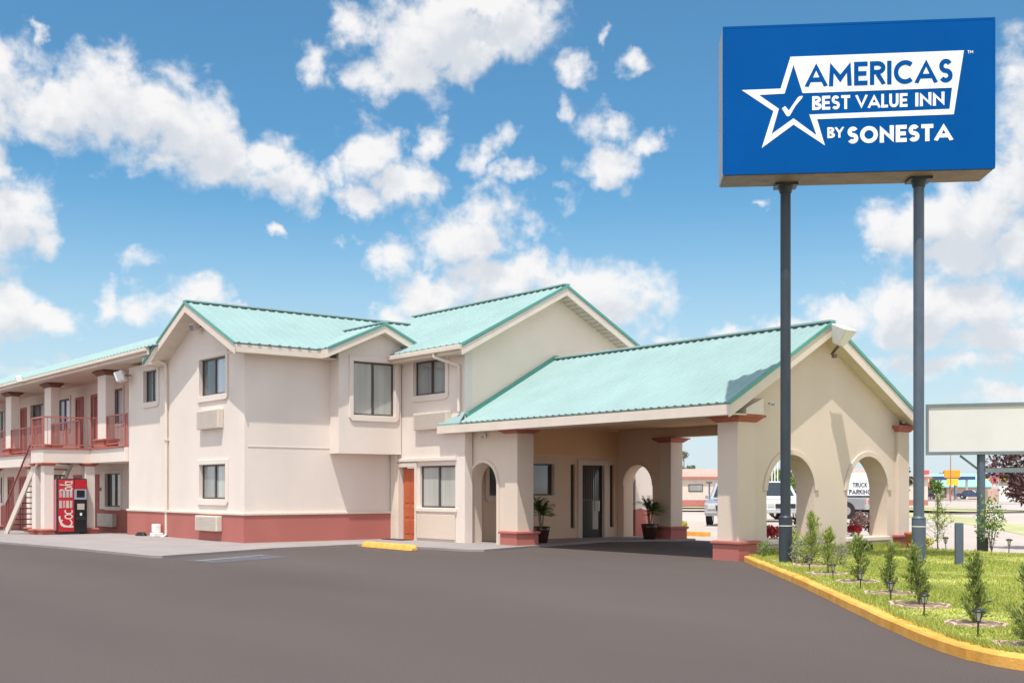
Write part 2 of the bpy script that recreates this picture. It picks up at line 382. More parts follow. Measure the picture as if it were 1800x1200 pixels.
# ---- gabled wing: front wall and side wall
WX, WY = -29.22, 13.79
g = 0.449
wing_out = [(-37.9, -0.5), (WX, -0.3), (WX, 5.28), (-32.0, 6.62), (-34.7, 5.50), (-37.9, 5.50)]
wing_holes = [rect(-32.15, -30.37, 4.19, 5.24), rect(-32.15, -30.37, 1.23, 2.21), rect(-36.52, -35.41, 4.27, 5.26)]
wall('wall', motel, '-Y', WY, wing_out, wing_holes, M['stucco'], 0.25)
wall('wall', motel, '+X', WX, rect(WY+0.25, 18.5, -0.3, 5.28), [], M['stucco'], 0.25)
MB().box(-37.9, -37.65, WY+0.25, 15.1, -0.5, 5.5).build('wall', M['stucco'], motel)
d = MB()
d.box(-37.94, WX+0.04, WY-0.04, WY-0.001, -0.4, 0.80)
d.box(WX+0.001, WX+0.04, WY, 18.44, -0.3, 0.80)
d.build('base_band', M['dado'], motel)
d = MB()
d.box(-37.97, WX+0.07, WY-0.07, WY-0.001, 0.80, 0.87)
d.box(WX+0.001, WX+0.07, WY, 18.47, 0.80, 0.87)
d.build('band_moulding', M['trim'], motel, 0.012)
window(motel, '-Y', WY, -32.15, -30.37, 4.19, 5.24, ['glass_dark', 'glass_sky'])
window(motel, '-Y', WY, -32.15, -30.37, 1.23, 2.21, ['glass_grey', 'glass_curtain'])
window(motel, '-Y', WY, -36.52, -35.41, 4.27, 5.26, ['glass_dark', 'glass_sky'])
# faint floor-line score in the stucco of the side wall
MB().box(WX+0.001, WX+0.012, WY+0.1, 18.45, 2.66, 2.685).build('floor_line', M['stucco'], motel)

def ac_unit(face, pos, u0, u1, z0, z1, parent=motel, m='ac', proud=0.17):
    o = fb(MB(), face, pos, u0, u1, z0, z1, -proud, -0.001).build('air_conditioner', M[m], parent, 0.02)
    gmb = MB(); k = 9
    for i in range(k):
        zz = z0+0.06+(z1-z0-0.12)*i/(k-1)
        fb(gmb, face, pos, u0+0.08, u1-0.08, zz-0.006, zz+0.006, -proud-0.006, -proud+0.002)
    gmb.build('grille', M['acgrille'], o)
    return o
ac_unit('-Y', WY, -32.05, -30.55, 3.22, 3.76)
ac_unit('-Y', WY-0.04, -32.05, -30.55, 0.33, 0.76)

# ---- main block: door wall, gable wall
MY, MX = 18.5, -25.57
wall('wall', motel, '-Y', MY, rect(WX-0.2, MX, -0.2, 5.40), [rect(-28.80, -27.98, -0.01, 2.15), rect(-27.76, -26.02, 0.99, 2.17), rect(-28.05, -26.46, 4.18, 5.15)], M['stucco'])
gable = [(MY+0.25, 3.385), (25.1, 3.385), (25.1, 5.42), (21.75, 7.12), (MY+0.25, 5.55)]
wall('wall', motel, '+X', MX, gable, [], M['gable'])
window(motel, '-Y', MY, -28.05, -26.46, 4.18, 5.15, ['glass_grey', 'glass_grey'])
window(motel, '-Y', MY, -27.76, -26.02, 0.99, 2.17, ['glass_curtain', 'glass_curtain'], surround=0)
s = MB(); s.box(-27.90, -25.92, MY-0.06, MY-0.001, 0.88, 0.985); s.build('window_sill', M['stucco'], motel, 0.01)
s = MB(); s.box(-27.86, -26.0, MY-0.05, MY-0.001, 0.12, 0.80); s.build('wall_panel', M['stucco_b'], motel, 0.01)
s = MB(); s.box(-29.0, -25.95, MY-0.07, MY-0.001, 2.30, 2.40); s.build('ledge', M['stucco'], motel, 0.01)
s = MB(); s.box(WX+0.05, -28.90, MY-0.10, MY-0.001, -0.1, 2.52); s.build('pilaster', M['trim'], motel, 0.01)
dr = MB().box(-28.77, -28.01, MY+0.10, MY+0.15, 0.05, 2.12).build('door', M['orange'], motel, 0.005)
pn = MB()
for z0, z1 in ((0.22, 0.62), (0.70, 1.02), (1.12, 1.92)):
    for u0, u1 in ((-28.69, -28.43), (-28.35, -28.09)):
        pn.box(u0, u1, MY+0.088, MY+0.104, z0, z1)
pn.build('door_panel', M['orange'], dr, 0.012)
MB().tube((-28.09, MY+0.10, 1.0), (-28.09, MY+0.03, 1.0), 0.022).tube((-28.09, MY+0.05, 1.0), (-28.20, MY+0.05, 1.0), 0.014).build('handle', M['chrome'], dr)
fplate(MB(), '-Y', MY, [(-28.90, -0.02), (-28.80, -0.02), (-28.80, 2.15), (-27.98, 2.15), (-27.98, -0.02), (-27.88, -0.02), (-27.88, 2.27), (-28.90, 2.27)], [], 0.05, 0.05).build('door_frame', M['trim'], dr)
ac_unit('-Y', MY, -27.88, -26.2, 3.18, 3.66, proud=0.16)

# ---- bay with its own gable
BX = -28.70
bay = MB().plate([(16.40, 2.52), (18.47, 2.52), (18.47, 5.72), (17.70, 6.05), (16.40, 5.49)], [rect(16.86, 18.24, 3.62, 5.14)], (BX, 0, 0), Y, Z, X, 0.2).build('bay_wall', M['stucco'], motel)
MB().box(WX+0.001, BX-0.2, 16.40, 16.58, 2.52, 5.45).build('bay_side', M['stucco'], bay)
MB().box(WX+0.001, BX-0.2, 16.58, 18.47, 2.52, 2.66).build('bay_floor', M['stucco'], bay)
window(motel, '+X', BX, 16.86, 18.24, 3.62, 5.14, ['glass_curtain', 'glass_curtain'], surround=0.14)

# ---- roofs of wing, main block and bay
rf = MB()
slope(rf, (-28.75, 13.25, 5.40), (-28.75, 21.0, 5.40), (-32.0, 13.25, 6.86), (-32.0, 21.0, 6.86))
slope(rf, (-35.25, 13.25, 5.40), (-35.25, 21.0, 5.40), (-32.0, 13.25, 6.86), (-32.0, 21.0, 6.86))
wr = rf.build('roof', M['roof'], motel)
rc = MB(); rc.bar((-32.0, 13.24, 6.90), (-32.0, 20.9, 6.90), 0.22, 0.05); rc.build('ridge_cap', M['roof'], wr, 0.01)
rf = MB()
slope(rf, (-33.0, 18.1, 5.40), (-25.1, 18.1, 5.40), (-33.0, 21.75, 7.30), (-25.1, 21.75, 7.30))
slope(rf, (-33.0, 25.4, 5.40), (-25.1, 25.4, 5.40), (-33.0, 21.75, 7.30), (-25.1, 21.75, 7.30))
mr = rf.build('roof', M['roof'], motel)
MB().bar((-33.0, 21.75, 7.34), (-25.09, 21.75, 7.34), 0.22, 0.05).build('ridge_cap', M['roof'], mr, 0.01)
rf = MB()
slope(rf, (-28.35, 15.88, 5.42), (-30.7, 15.88, 5.42), (-28.35, 17.70, 6.22), (-30.7, 17.70, 6.22))
slope(rf, (-28.35, 19.52, 5.42), (-30.7, 19.52, 5.42), (-28.35, 17.70, 6.22), (-30.7, 17.70, 6.22))
br = rf.build('roof', M['roof'], motel)
MB().bar((-28.34, 17.7, 6.26), (-30.6, 17.7, 6.26), 0.2, 0.04).build('ridge_cap', M['roof'], br, 0.01)
# green edging on the rakes
chevron(MB(), '-Y', 13.235, [(-28.72, 5.42), (-32.0, 6.895), (-35.28, 5.42)], 0.075, 0.03).build('roof_edging', M['roofedge'], wr)
chevron(MB(), '+X', -25.075, [(18.06, 5.40), (21.75, 7.335), (25.44, 5.40)], 0.085, 0.03).build('roof_edging', M['roofedge'], mr)
chevron(MB(), '+X', -28.32, [(15.84, 5.43), (17.70, 6.255), (19.55, 5.43)], 0.075, 0.03).build('roof_edging', M['roofedge'], br)
# cream fascias
fa = MB()
chevron(fa, '-Y', 13.26, [(-28.74, 5.34), (-32.0, 6.815), (-34.62, 5.635)], 0.24, 0.04)
fa.box(-28.80, -28.76, 13.30, 15.90, 5.15, 5.355)
chevron(fa, '+X', -28.345, [(15.86, 5.35), (17.70, 6.175), (19.50, 5.36)], 0.20, 0.04)
fa.box(-28.76, -28.35, 15.875, 15.915, 5.15, 5.38)
fa.box(-29.10, -25.12, 18.07, 18.11, 5.14, 5.35)
chevron(fa, '+X', -25.10, [(18.08, 5.30), (21.75, 7.245), (25.42, 5.31)], 0.22, 0.04)
fa.build('fascia', M['trim'], motel)
# soffits
so = MB()
so.box(-29.22, -28.80, 13.30, 18.4, 5.155, 5.185)
flatquad(so, (-32.0, 13.30, 6.63), (-32.0, 13.79, 6.63), (-28.80, 13.79, 5.19), (-28.80, 13.30, 5.19))
flatquad(so, (-32.0, 13.30, 6.63), (-32.0, 13.79, 6.63), (-34.75, 13.79, 5.39), (-34.75, 13.30, 5.39))
so.box(-29.1, -25.14, 18.11, 18.5, 5.145, 5.17)
flatquad(so, (-25.57, 21.75, 7.06), (-25.14, 21.75, 7.06), (-25.14, 18.11, 5.16), (-25.57, 18.11, 5.16))
flatquad(so, (-25.57, 21.75, 7.06), (-25.14, 21.75, 7.06), (-25.14, 25.4, 5.16), (-25.57, 25.4, 5.16))
flatquad(so, (-28.70, 17.70, 6.03), (-28.39, 17.70, 6.03), (-28.39, 15.92, 5.25), (-28.70, 15.92, 5.25))
flatquad(so, (-28.70, 17.70, 6.03), (-28.39, 17.70, 6.03), (-28.39, 19.4, 5.29), (-28.70, 19.4, 5.29))
so.build('soffit', M['soffit'], motel)
sg = MB()
for i in range(22):          # board grooves under the big gable's rakes
    t = (i+0.5)/22
    for ys in (25.4,):
        y = 21.75 + (ys-21.75)*t; z = 7.02 - 1.9*t
        sg.box(-25.55, -25.16, y-0.012, y+0.012, z-0.012, z+0.012)
sg.build('soffit_slat', M['acgrille'], motel)
MB().box(-32.98, -32.8, 18.4, 25.1, 5.0, 5.4).plate([(18.2, 5.38), (25.3, 5.38), (21.75, 7.22)], [], (-32.8, 0, 0), Y, Z, X, 0.15).build('wall', M['stucco'], motel)
# gutters and downpipes
gu = MB(); gu.box(-29.05, -25.12, 17.96, 18.07, 5.22, 5.345); gu.build('gutter', M['trim'], motel, 0.015)
dp = MB().path([(-26.35, 18.02, 5.22), (-26.35, 18.02, 5.12), (-25.75, 18.42, 4.86), (-25.75, 18.42, 3.62)], 0.045).build('downpipe', M['trim'], motel)
dp = MB().path([(-34.62, 13.25, 5.55), (-34.56, 13.70, 5.32), (-34.54, 13.72, 5.0), (-34.54, 13.72, 0.12), (-34.50, 13.55, 0.03)], 0.045)
dp.box(-34.6, -34.48, 13.66, 13.79, 0.80, 0.84).box(-34.6, -34.48, 13.66, 13.79, 3.0, 3.04).build('downpipe', M['trim'], motel)
# soffit return box of the wing gable where the balcony eave arrives
MB().box(-35.4, -34.62, 13.28, 13.79, 5.30, 5.62).build('eave_return', M['trim'], motel, 0.02)

def floodlight(c, aim, s=0.14, m='ac', parent=motel):
    c = Vector(c); a = Vector(aim).normalized(); side = a.cross(Z).normalized(); up = side.cross(a)
    b = MB().obox(c, a*s*0.7, side*s, up*s*0.8)
    o = b.build('floodlight', M[m], parent, 0.02)
    MB().obox(c+a*s*0.72, a*0.01, side*s*0.85, up*s*0.62).build('lens', M['glass_grey'], o)
    MB().tube(c-a*s*0.5, c-a*s*1.6-up*s*0.4, 0.02).build('bracket', M['bronze'], o)
    return o
floodlight((-32.0, 13.55, 6.18), (0.1, -1, -0.4), 0.13)
floodlight((-37.7, 13.45, 5.18), (-0.6, -0.8, -0.35), 0.20, 'white')

# ---- rear wing glimpsed through the porch arch
MB().box(-34, -27.3, 26.6, 28.0, -0.2, 3.2).build('wall', M['stucco'], motel)
MB().box(-34, -27.26, 26.56, 26.599, -0.2, 0.85).box(-27.299, -27.26, 26.6, 28.0, -0.2, 0.85).build('base_band', M['dado'], motel)

# ---- balcony row on the left
RWY = 15.1
lw = [(-43.92, -42.29), (-50.6, -48.9), (-53.2, -51.5), (-59.6, -57.95)]
ld = [(-45.6, -44.7), (-47.6, -46.7), (-57.1, -56.2), (-55.2, -54.3)]
uw = [(-43.78, -42.05), (-50.0, -48.1), (-53.45, -51.6), (-59.4, -57.75)]
ud = [(-45.5, -44.65), (-47.35, -46.5), (-55.05, -54.2), (-57.1, -56.2)]
holes = [rect(a, b, 0.86, 2.1) for a, b in lw] + [rect(a, b, -0.3, 2.02) for a, b in ld] + [rect(a, b, 3.92, 5.2) for a, b in uw] + [rect(a, b, 2.93, 5.1) for a, b in ud]
wall('wall', motel, '-Y', RWY, rect(-63, -37.9, -0.6, 5.62), holes, M['stucco'])
for a, b in lw: window(motel, '-Y', RWY, a, b, 0.86, 2.1, ['glass_dark', 'glass_grey'], surround=0.10)
for i, (a, b) in enumerate(uw): window(motel, '-Y', RWY, a, b, 3.92, 5.2, ['glass_dark', 'glass_sky'], surround=0.10)
for i, (a, b) in enumerate(ld + ud):
    z0, z1 = ((-0.3, 2.02) if i < 4 else (2.93, 5.1))
    o = MB().box(a+0.05, b-0.05, RWY+0.07, RWY+0.12, z0, z1-0.05).build('door', M['reddoor'], motel)
    fplate(MB(), '-Y', RWY, [(a-0.06, z0), (a+0.05, z0), (a+0.05, z1-0.05), (b-0.05, z1-0.05), (b-0.05, z0), (b+0.06, z0), (b+0.06, z1+0.06), (a-0.06, z1+0.06)], [], 0.05, 0.03).build('door_frame', M['redtrim'], o)
    MB().tube((b-0.14, RWY+0.07, z0+1.25), (b-0.14, RWY+0.0, z0+1.25), 0.03).build('handle', M['chrome'], o)
db = MB()
prev = -63
for a, b in sorted(ld): db.box(prev, a-0.065, RWY-0.035, RWY-0.001, -0.6, 0.76); prev = b+0.065
db.box(prev, -37.9, RWY-0.035, RWY-0.001, -0.6, 0.76)
db.build('base_band', M['dado'], motel)
for a, b in lw[:2]: ac_unit('-Y', RWY-0.035, a-0.35, b-0.35, 0.12, 0.60, proud=0.18)
MB().box(-44.56, -44.40, RWY-0.03, RWY-0.001, 1.45, 1.58).build('number_plate', M['redtrim'], motel)
# balcony slab with its fascia, landing, walkway floor
MB().box(-63, -37.92, 13.65, RWY-0.001, 2.42, 2.90).box(-42.7, -41.3, 12.04, 13.649, 2.42, 2.90).build('balcony_slab', M['stucco'], motel, 0.015)
sl = MB().box(-63, -42.7, 13.60, RWY-0.001, 2.90, 2.945).box(-41.3, -37.92, 13.60, RWY-0.001, 2.90, 2.945).box(-42.72, -41.26, 12.0, RWY-0.002, 2.90, 2.947).build('balcony_floor', M['redtrim'], motel)
def column(x0, x1, y0, y1, z0, z1, capm='redtrim', basem='redtrim', shaft='stucco', ph=0.33, ch=0.14, parent=motel, flare=0.12, plinth=True, g=0.09):
    c = MB().box(x0, x1, y0, y1, z0, z1-ch+0.01).build('column', M[shaft], parent, 0.02)
    cp = MB().frustum(x0-0.02, x1+0.02, y0-0.02, y1+0.02, z1-ch, z1-ch*0.35, flare*0.8)
    f = flare*0.8+0.05
    cp.box(x0-f, x1+f, y0-f, y1+f, z1-ch*0.35, z1-0.001)
    cp.build('capital', M[capm], c, 0.008)
    if plinth:
        b = MB().box(x0-g, x1+g, y0-g, y1+g, z0, z0+ph-0.07)
        b.box(x0-g-0.04, x1+g+0.04, y0-g-0.04, y1+g+0.04, z0+ph-0.07, z0+ph-0.012)
        b.frustum(x0-g-0.02, x1+g+0.02, y0-g-0.02, y1+g+0.02, z0+ph-0.012, z0+ph, -0.02)
        b.build('plinth', M[basem], c, 0.012)
    return c
M['browncap'] = mat('brown_capital', (0.20, 0.09, 0.06), 0.8, var=0.1)
for x in (-40.35, -46.45, -51.9, -57.6):
    column(x-0.40, x+0.40, 13.72, 14.05, 2.945, 5.58, 'browncap', 'redtrim', ph=0.30, ch=0.15)
for x, y in ((-41.50, 13.66), (-41.50, 12.25), (-42.52, 12.25), (-49.0, 13.88), (-54.5, 13.88)):
    column(x-0.19, x+0.19, y-0.17, y+0.17, gz(x)-0.1, 2.42, 'redtrim', 'redtrim', ph=0.36, ch=0.10, flare=0.06, g=0.07)
# eave, soffit, roof of the row
slope_r = MB(); slope(slope_r, (-63, 13.15, 5.84), (-34.0, 13.15, 5.84), (-63, 15.5, 6.84), (-34.0, 15.5, 6.84))
slope(slope_r, (-63, 17.9, 5.84), (-34.0, 17.9, 5.84), (-63, 15.5, 6.84), (-34.0, 15.5, 6.84))
slope_r.build('roof', M['roof'], motel)
MB().box(-63, -34.62, 13.19, 13.23, 5.60, 5.80).build('fascia', M['trim'], motel)
MB().box(-63, -35.4, 13.23, RWY, 5.60, 5.64).build('soffit', M['soffit'], motel)
MB().box(-63, -34.7, 13.08, 13.19, 5.70, 5.80).build('gutter', M['trim'], motel, 0.015)
floodlight((-47.6, 13.0, 5.80), (-0.4, -1, -0.3), 0.16, 'white')

def railing(p, q, z, h=1.05, m='rail'):
    p, q = Vector(p), Vector(q); L = (q-p).length
    r = MB(); up = Vector((0, 0, 1))
    r.bar(p+up*(z+h), q+up*(z+h), 0.055, 0.05); r.bar(p+up*(z+0.10), q+up*(z+0.10), 0.04, 0.04)
    n = int(L/0.125)
    for i in range(n+1):
        a = p.lerp(q, i/n); w = 0.05 if i in (0, n) or i % 14 == 0 else 0.013
        r.box(a.x-w/2, a.x+w/2, a.y-w/2, a.y+w/2, z if w > 0.03 else z+0.10, z+h)
    return r.build('railing', M[m], motel)
railing((-39.85, 13.74, 0), (-37.95, 13.74, 0), 2.945)
railing((-41.34, 13.74, 0), (-40.85, 13.74, 0), 2.945)
railing((-41.34, 12.08, 0), (-41.34, 13.70, 0), 2.947)
railing((-42.66, 12.08, 0), (-41.38, 12.08, 0), 2.947)
railing((-46.0, 13.74, 0), (-42.74, 13.74, 0), 2.945)
railing((-51.5, 13.74, 0), (-46.9, 13.74, 0), 2.945)
railing((-57.2, 13.74, 0), (-52.35, 13.74, 0), 2.945)
# ---- staircase: rises from the left to the landing, passing behind the drinks machine
st = MB()
b0, b1 = Vector((-46.15, 12.12, -0.22)), Vector((-41.75, 12.12, 2.80))
for yy in (12.10, 13.30):
    a, b = b0.copy(), b1.copy(); a.y = b.y = yy
    dvec = (b-a).normalized(); nrm = Vector((-dvec.z, 0, dvec.x))
    st.obox((a+b)/2, (b-a)/2, Vector((0, 0.03, 0)), nrm*0.15)
stair = st.build('staircase', M['trim'], motel)
tr = MB(); n = 15
for i in range(n):
    p = b0.lerp(b1, (i+0.7)/n)
    tr.box(p.x-0.15, p.x+0.15, 12.14, 13.26, p.z+0.06, p.z+0.10)
tr.build('tread', M['darkrail'], stair)
hr = MB()
for yy in (12.10,):
    a, b = b0.copy(), b1.copy(); a.y = b.y = yy
    a = a.lerp(b, 0.02); e = a.lerp(b, 0.72)
    hr.bar(a+Z*1.12, e+Z*1.12, 0.05, 0.05)
    for i in range(22):
        q = a.lerp(e, i/21); hr.box(q.x-0.007, q.x+0.007, yy-0.007, yy+0.007, q.z+0.1, q.z+1.12)
    hr.box(a.x-0.03, a.x+0.03, yy-0.03, yy+0.03, a.z, a.z+1.14)
hr.build('handrail', M['darkrail'], stair)

# ================================================================== ENTRANCE PORTICO (parts of the motel)
GX = -16.35
RX0 = -16.0
def proof(y): return 5.22 - (0.565*(21.7-y) if y < 21.7 else 0.573*(y-21.7))
gw = [(19.0, -0.2), (24.80, -0.2), (24.80, proof(24.80)-0.10), (21.7, 5.10), (19.0, proof(19.0)-0.10)]
aL = arch(19.86, 21.50, 0.40, 1.42, 2.26); aR = arch(22.72, 24.30, 0.38, 1.42, 2.27)
wall('portico_wall', motel, '+X', GX, gw, [aL, aR], M['stucco_b'], 0.50)
def arch_band(u0, u1, spring, top, w=0.13, n=20, frac=0.12):
    c = (u0+u1)/2; a = (u1-u0)/2
    th = [PI*frac*0 + PI*(frac + (1-2*frac)*i/n) for i in range(n+1)]
    inn = [(c+(a+.002)*math.cos(t), spring+(top-spring+.002)*math.sin(t)) for t in th]
    out = [(c+(a+w)*math.cos(t), spring+(top-spring+w)*math.sin(t)) for t in th]
    return inn + out[::-1]
for u0, u1, tp in ((19.86, 21.50, 2.26), (22.72, 24.30, 2.27)):
    fplate(MB(), '+X', GX, arch_band(u0, u1, 1.42, tp, frac=0.02), [], 0.04, 0.04).build('arch_moulding', M['stucco_b'], motel, 0.01)
for u0, u1, z in ((19.80, 21.56, 0.40), (22.66, 24.36, 0.38)):
    MB().box(GX-0.56, GX+0.05, u0, u1, z-0.09, z+0.012).build('arch_sill', M['trim'], motel, 0.015)
# gable pier, right pier
column(-16.85, -16.27, 18.84, 19.40, -0.1, 3.08, 'redtrim', 'dado', 'stucco_b', ph=0.52, ch=0.15, flare=0.14, g=0.07)
column(-16.85, -16.27, 24.62, 25.10, -0.1, 3.04, 'redtrim', 'dado', 'stucco_b', ph=0.52, ch=0.15, flare=0.10, g=0.07)
# front-left column with the small-arch wall beside it
PY = 18.78
column(-24.12, -23.60, 18.74, 19.30, -0.1, 3.06, 'redtrim', 'dado', 'stucco_b', ph=0.52, ch=0.10, flare=0.10, g=0.09)
wall('portico_wall', motel, '-Y', PY, rect(-25.95, -24.12, -0.1, 3.10), [arch(-25.72, -24.50, -0.099, 1.62, 2.22)], M['stucco_b'], 0.40)
fplate(MB(), '-Y', PY, arch_band(-25.72, -24.50, 1.62, 2.22, 0.10, frac=0.0), [], 0.035, 0.035).box(-25.82, -25.722, PY-0.035, PY-0.001, -0.05, 1.62).box(-24.498, -24.40, PY-0.035, PY-0.001, -0.05, 1.62).build('arch_moulding', M['stucco_b'], motel, 0.008)
# far side: arch wall and column
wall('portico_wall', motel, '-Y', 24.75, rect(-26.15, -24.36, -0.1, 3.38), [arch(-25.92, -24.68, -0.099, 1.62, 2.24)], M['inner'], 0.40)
fplate(MB(), '-Y', 24.75, arch_band(-25.92, -24.68, 1.62, 2.24, 0.10, frac=0.0), [], 0.035, 0.035).build('arch_moulding', M['stucco_b'], motel, 0.008)
column(-24.36, -23.88, 24.70, 25.20, -0.1, 3.02, 'redtrim', 'dado', 'stucco_b', ph=0.52, ch=0.14, flare=0.14, g=0.09)
# back wall with entrance
BWX = -26.15
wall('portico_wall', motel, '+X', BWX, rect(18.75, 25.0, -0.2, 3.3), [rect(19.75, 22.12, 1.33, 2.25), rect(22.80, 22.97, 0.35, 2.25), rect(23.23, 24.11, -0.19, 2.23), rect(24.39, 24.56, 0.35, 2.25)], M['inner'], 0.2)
MB().box(BWX+0.001, BWX+0.03, 18.79, 24.74, 2.52, 3.29).build('shade_band', M['innershade'], motel)  # strip painted browner to carry the shade gradient high on the back wall
MB().box(-26.6, BWX-0.2, 18.76, 25.0, -0.2, 3.25).build('lobby_block', M['black'], motel)
window(motel, '+X', BWX, 19.75, 22.12, 1.33, 2.25, ['glass_dark', 'glass_dark'], surround=0.141)
for u0, u1 in ((22.80, 22.97), (24.39, 24.56)): window(motel, '+X', BWX, u0, u1, 0.35, 2.25, ['glass_dark'], surround=0)
ed = fplate(MB(), '+X', BWX, rect(23.235, 24.105, 0.02, 2.225), [rect(23.33, 24.0, 0.30, 2.12)], 0.06, -0.05).build('entrance_door', M['black'], motel)
fplate(MB(), '+X', BWX, rect(23.31, 24.02, 0.28, 2.14), [], 0.015, -0.075).build('door_glass', M['glass_dark'], ed)
bars = MB()
for i in range(7): fb(bars, '+X', BWX, 23.40+i*0.088-0.008, 23.40+i*0.088+0.008, 1.20, 2.12, 0.055, 0.07)
fb(bars, '+X', BWX, 23.33, 24.0, 1.17, 1.21, 0.05, 0.075)
bars.build('door_bars', M['bronze'], ed)
MB().tube((BWX+0.02, 23.92, 0.85), (BWX+0.02, 23.92, 1.15), 0.014).build('handle', M['chrome'], ed)
fplate(MB(), '+X', BWX, [(23.06, -0.05), (23.225, -0.05), (23.225, 2.235), (24.115, 2.235), (24.115, -0.05), (24.28, -0.05), (24.28, 2.40), (23.06, 2.40)], [], 0.06, 0.06).build('door_frame', M['stucco_b'], ed, 0.01)
# beams, ceiling, roof
MB().box(-24.2, -16.85, 18.86, 19.25, 3.06, 3.40).build('portico_beam', M['stucco_b'], motel)
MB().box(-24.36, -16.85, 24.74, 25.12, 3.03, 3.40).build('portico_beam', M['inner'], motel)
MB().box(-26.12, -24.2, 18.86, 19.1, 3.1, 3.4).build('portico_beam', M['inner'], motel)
MB().box(-26.14, GX-0.50, 19.25, 24.74, 3.30, 3.36).build('portico_ceiling', M['innershade'], motel)
rf = MB()
slope(rf, (-25.57, 18.3, 3.30), (RX0, 18.3, 3.30), (-25.57, 21.7, 5.22), (RX0, 21.7, 5.22), pitch=0.24)
slope(rf, (-25.57, 25.05, 3.30), (RX0, 25.05, 3.30), (-25.57, 21.7, 5.22), (RX0, 21.7, 5.22), pitch=0.24)
a, b, c = Vector((-26.62, 18.3, 3.30)), Vector((-25.57, 18.3, 3.30)), Vector((-25.57, 18.5, 3.60))
dd = Vector((-26.40, 18.5, 3.40))
rf.add([a, b, c, dd, a-Z*.04, b-Z*.04, c-Z*.04, dd-Z*.04], [(0, 1, 2, 3), (7, 6, 5, 4), (0, 4, 5, 1), (1, 5, 6, 2), (2, 6, 7, 3), (3, 7, 4, 0)])
pr = rf.build('portico_roof', M['roof'], motel)
MB().bar((-25.57, 21.7, 5.26), (RX0+0.01, 21.7, 5.26), 0.22, 0.05).build('ridge_cap', M['roof'], pr, 0.01)
chevron(MB(), '+X', RX0+0.02, [(18.27, 3.325), (21.7, 5.265), (25.09, 3.325)], 0.085, 0.03).build('roof_edging', M['roofedge'], pr)
# flashing where the roof meets the gable wall
for (y0, z0, y1, z1) in ((18.52, proof(18.52), 21.7, 5.22), (25.05, 3.3, 21.7, 5.22)):
    MB().bar((-25.53, y0, z0+0.07), (-25.53, y1, z1+0.07), 0.08, 0.12).build('wall_flashing', M['roofedge'], pr)
f2 = MB(); chevron(f2, '+X', RX0-0.005, [(18.29, 3.245), (21.7, 5.175), (25.07, 3.245)], 0.25, 0.05)
f2.box(-26.60, RX0-0.055, 18.29, 18.33, 3.04, 3.255)
f2.box(-25.57, RX0-0.055, 25.03, 25.07, 3.04, 3.255)
f2.build('fascia', M['trim'], pr)
s2 = MB().box(-26.60, RX0-0.055, 18.33, 18.86, 3.05, 3.08)
flatquad(s2, (GX, 21.7, 4.98), (RX0-0.055, 21.7, 4.98), (RX0-0.055, 18.33, 3.08), (GX, 18.33, 3.08))
flatquad(s2, (GX, 21.7, 4.98), (RX0-0.055, 21.7, 4.98), (RX0-0.055, 25.03, 3.07), (GX, 25.03, 3.07))
s2.build('soffit', M['soffit'], pr)
# bracket block above the near capital
MB().plate([(18.86, 3.08), (19.42, 3.08), (19.42, 3.44), (18.86, 3.20)], [], (RX0-0.06, 0, 0), Y, Z, X, 0.50).build('corbel', M['trim'], motel, 0.015)
# large wedge floodlight at the gable's peak
c = Vector((-15.74, 21.68, 4.93))
fl = MB(); fl.frustum(-0.10, 0.10, -0.10, 0.10, -0.24, 0.17, 0.115)
fl.v = [tuple(Matrix.Rotation(math.radians(24), 3, 'Y') @ Vector(v) + c) for v in fl.v]
fo = fl.build('floodlight', M['white'], motel, 0.02)
MB().tube(c+Vector((-0.1, 0, -0.25)), c+Vector((-0.28, 0, -0.42)), 0.03).obox(c+Vector((-0.2, 0, -0.46)), (.04, 0, 0), (0, .045, 0), (0, 0, .04)).build('bracket', M['bronze'], fo)
floodlight((-15.95, 24.95, 3.22), (0.7, 0.5, -0.5), 0.11, 'white')
MB().tube((-16.3, 24.9, 3.1), (-16.3, 24.9, 3.55), 0.05).build('conduit', M['trim'], motel)
floodlight((-16.12, 19.75, 3.33), (1, 0, -0.4), 0.05, 'white')
floodlight((-25.0, 18.70, 2.93), (0, -1, -0.3), 0.07, 'white')
# ================================================================== SETTING
def ribbon2d(pts, w, closed=False):
    """outline of a stroke of width w along pts (mitred)"""
    n = len(pts); L = []; R = []
    for i in range(n):
        p = Vector(pts[i])
        a = Vector(pts[i-1]) if (i > 0 or closed) else None
        b = Vector(pts[(i+1) % n]) if (i < n-1 or closed) else None
        d1 = (p-a).normalized() if a is not None else None
        d2 = (b-p).normalized() if b is not None else None
        if d1 is None: d1 = d2
        if d2 is None: d2 = d1
        n1 = Vector((-d1.y, d1.x)); n2 = Vector((-d2.y, d2.x))
        m = (n1+n2)
        m = m.normalized() if m.length > 1e-6 else n1
        k = 1/max(0.35, m.dot(n1))
        L.append(tuple(p+m*k*w/2)); R.append(tuple(p-m*k*w/2))
    return L, R

def spline(pts, n=8):
    out = []
    P = [pts[0]] + list(pts) + [pts[-1]]
    for i in range(1, len(P)-2):
        p0, p1, p2, p3 = [Vector(p) for p in P[i-1:i+3]]
        for k in range(n):
            t = k/n
            out.append(tuple(0.5*((2*p1) + (p2-p0)*t + (2*p0-5*p1+4*p2-p3)*t*t + (3*p1-p0-3*p2+p3)*t**3)))
    out.append(tuple(pts[-1])); return out

def sheet(name, pts, z, m, th=0.0):
    mb = MB()
    mb.plate(pts, [], (0, 0, z), X, Y, Z, th) if th else mb.add([(a, b, z) for a, b in pts], [tuple(t) for t in tessellate_polygon([[Vector((a, b, 0)) for a, b in pts]])])
    return mb.build(name, m)

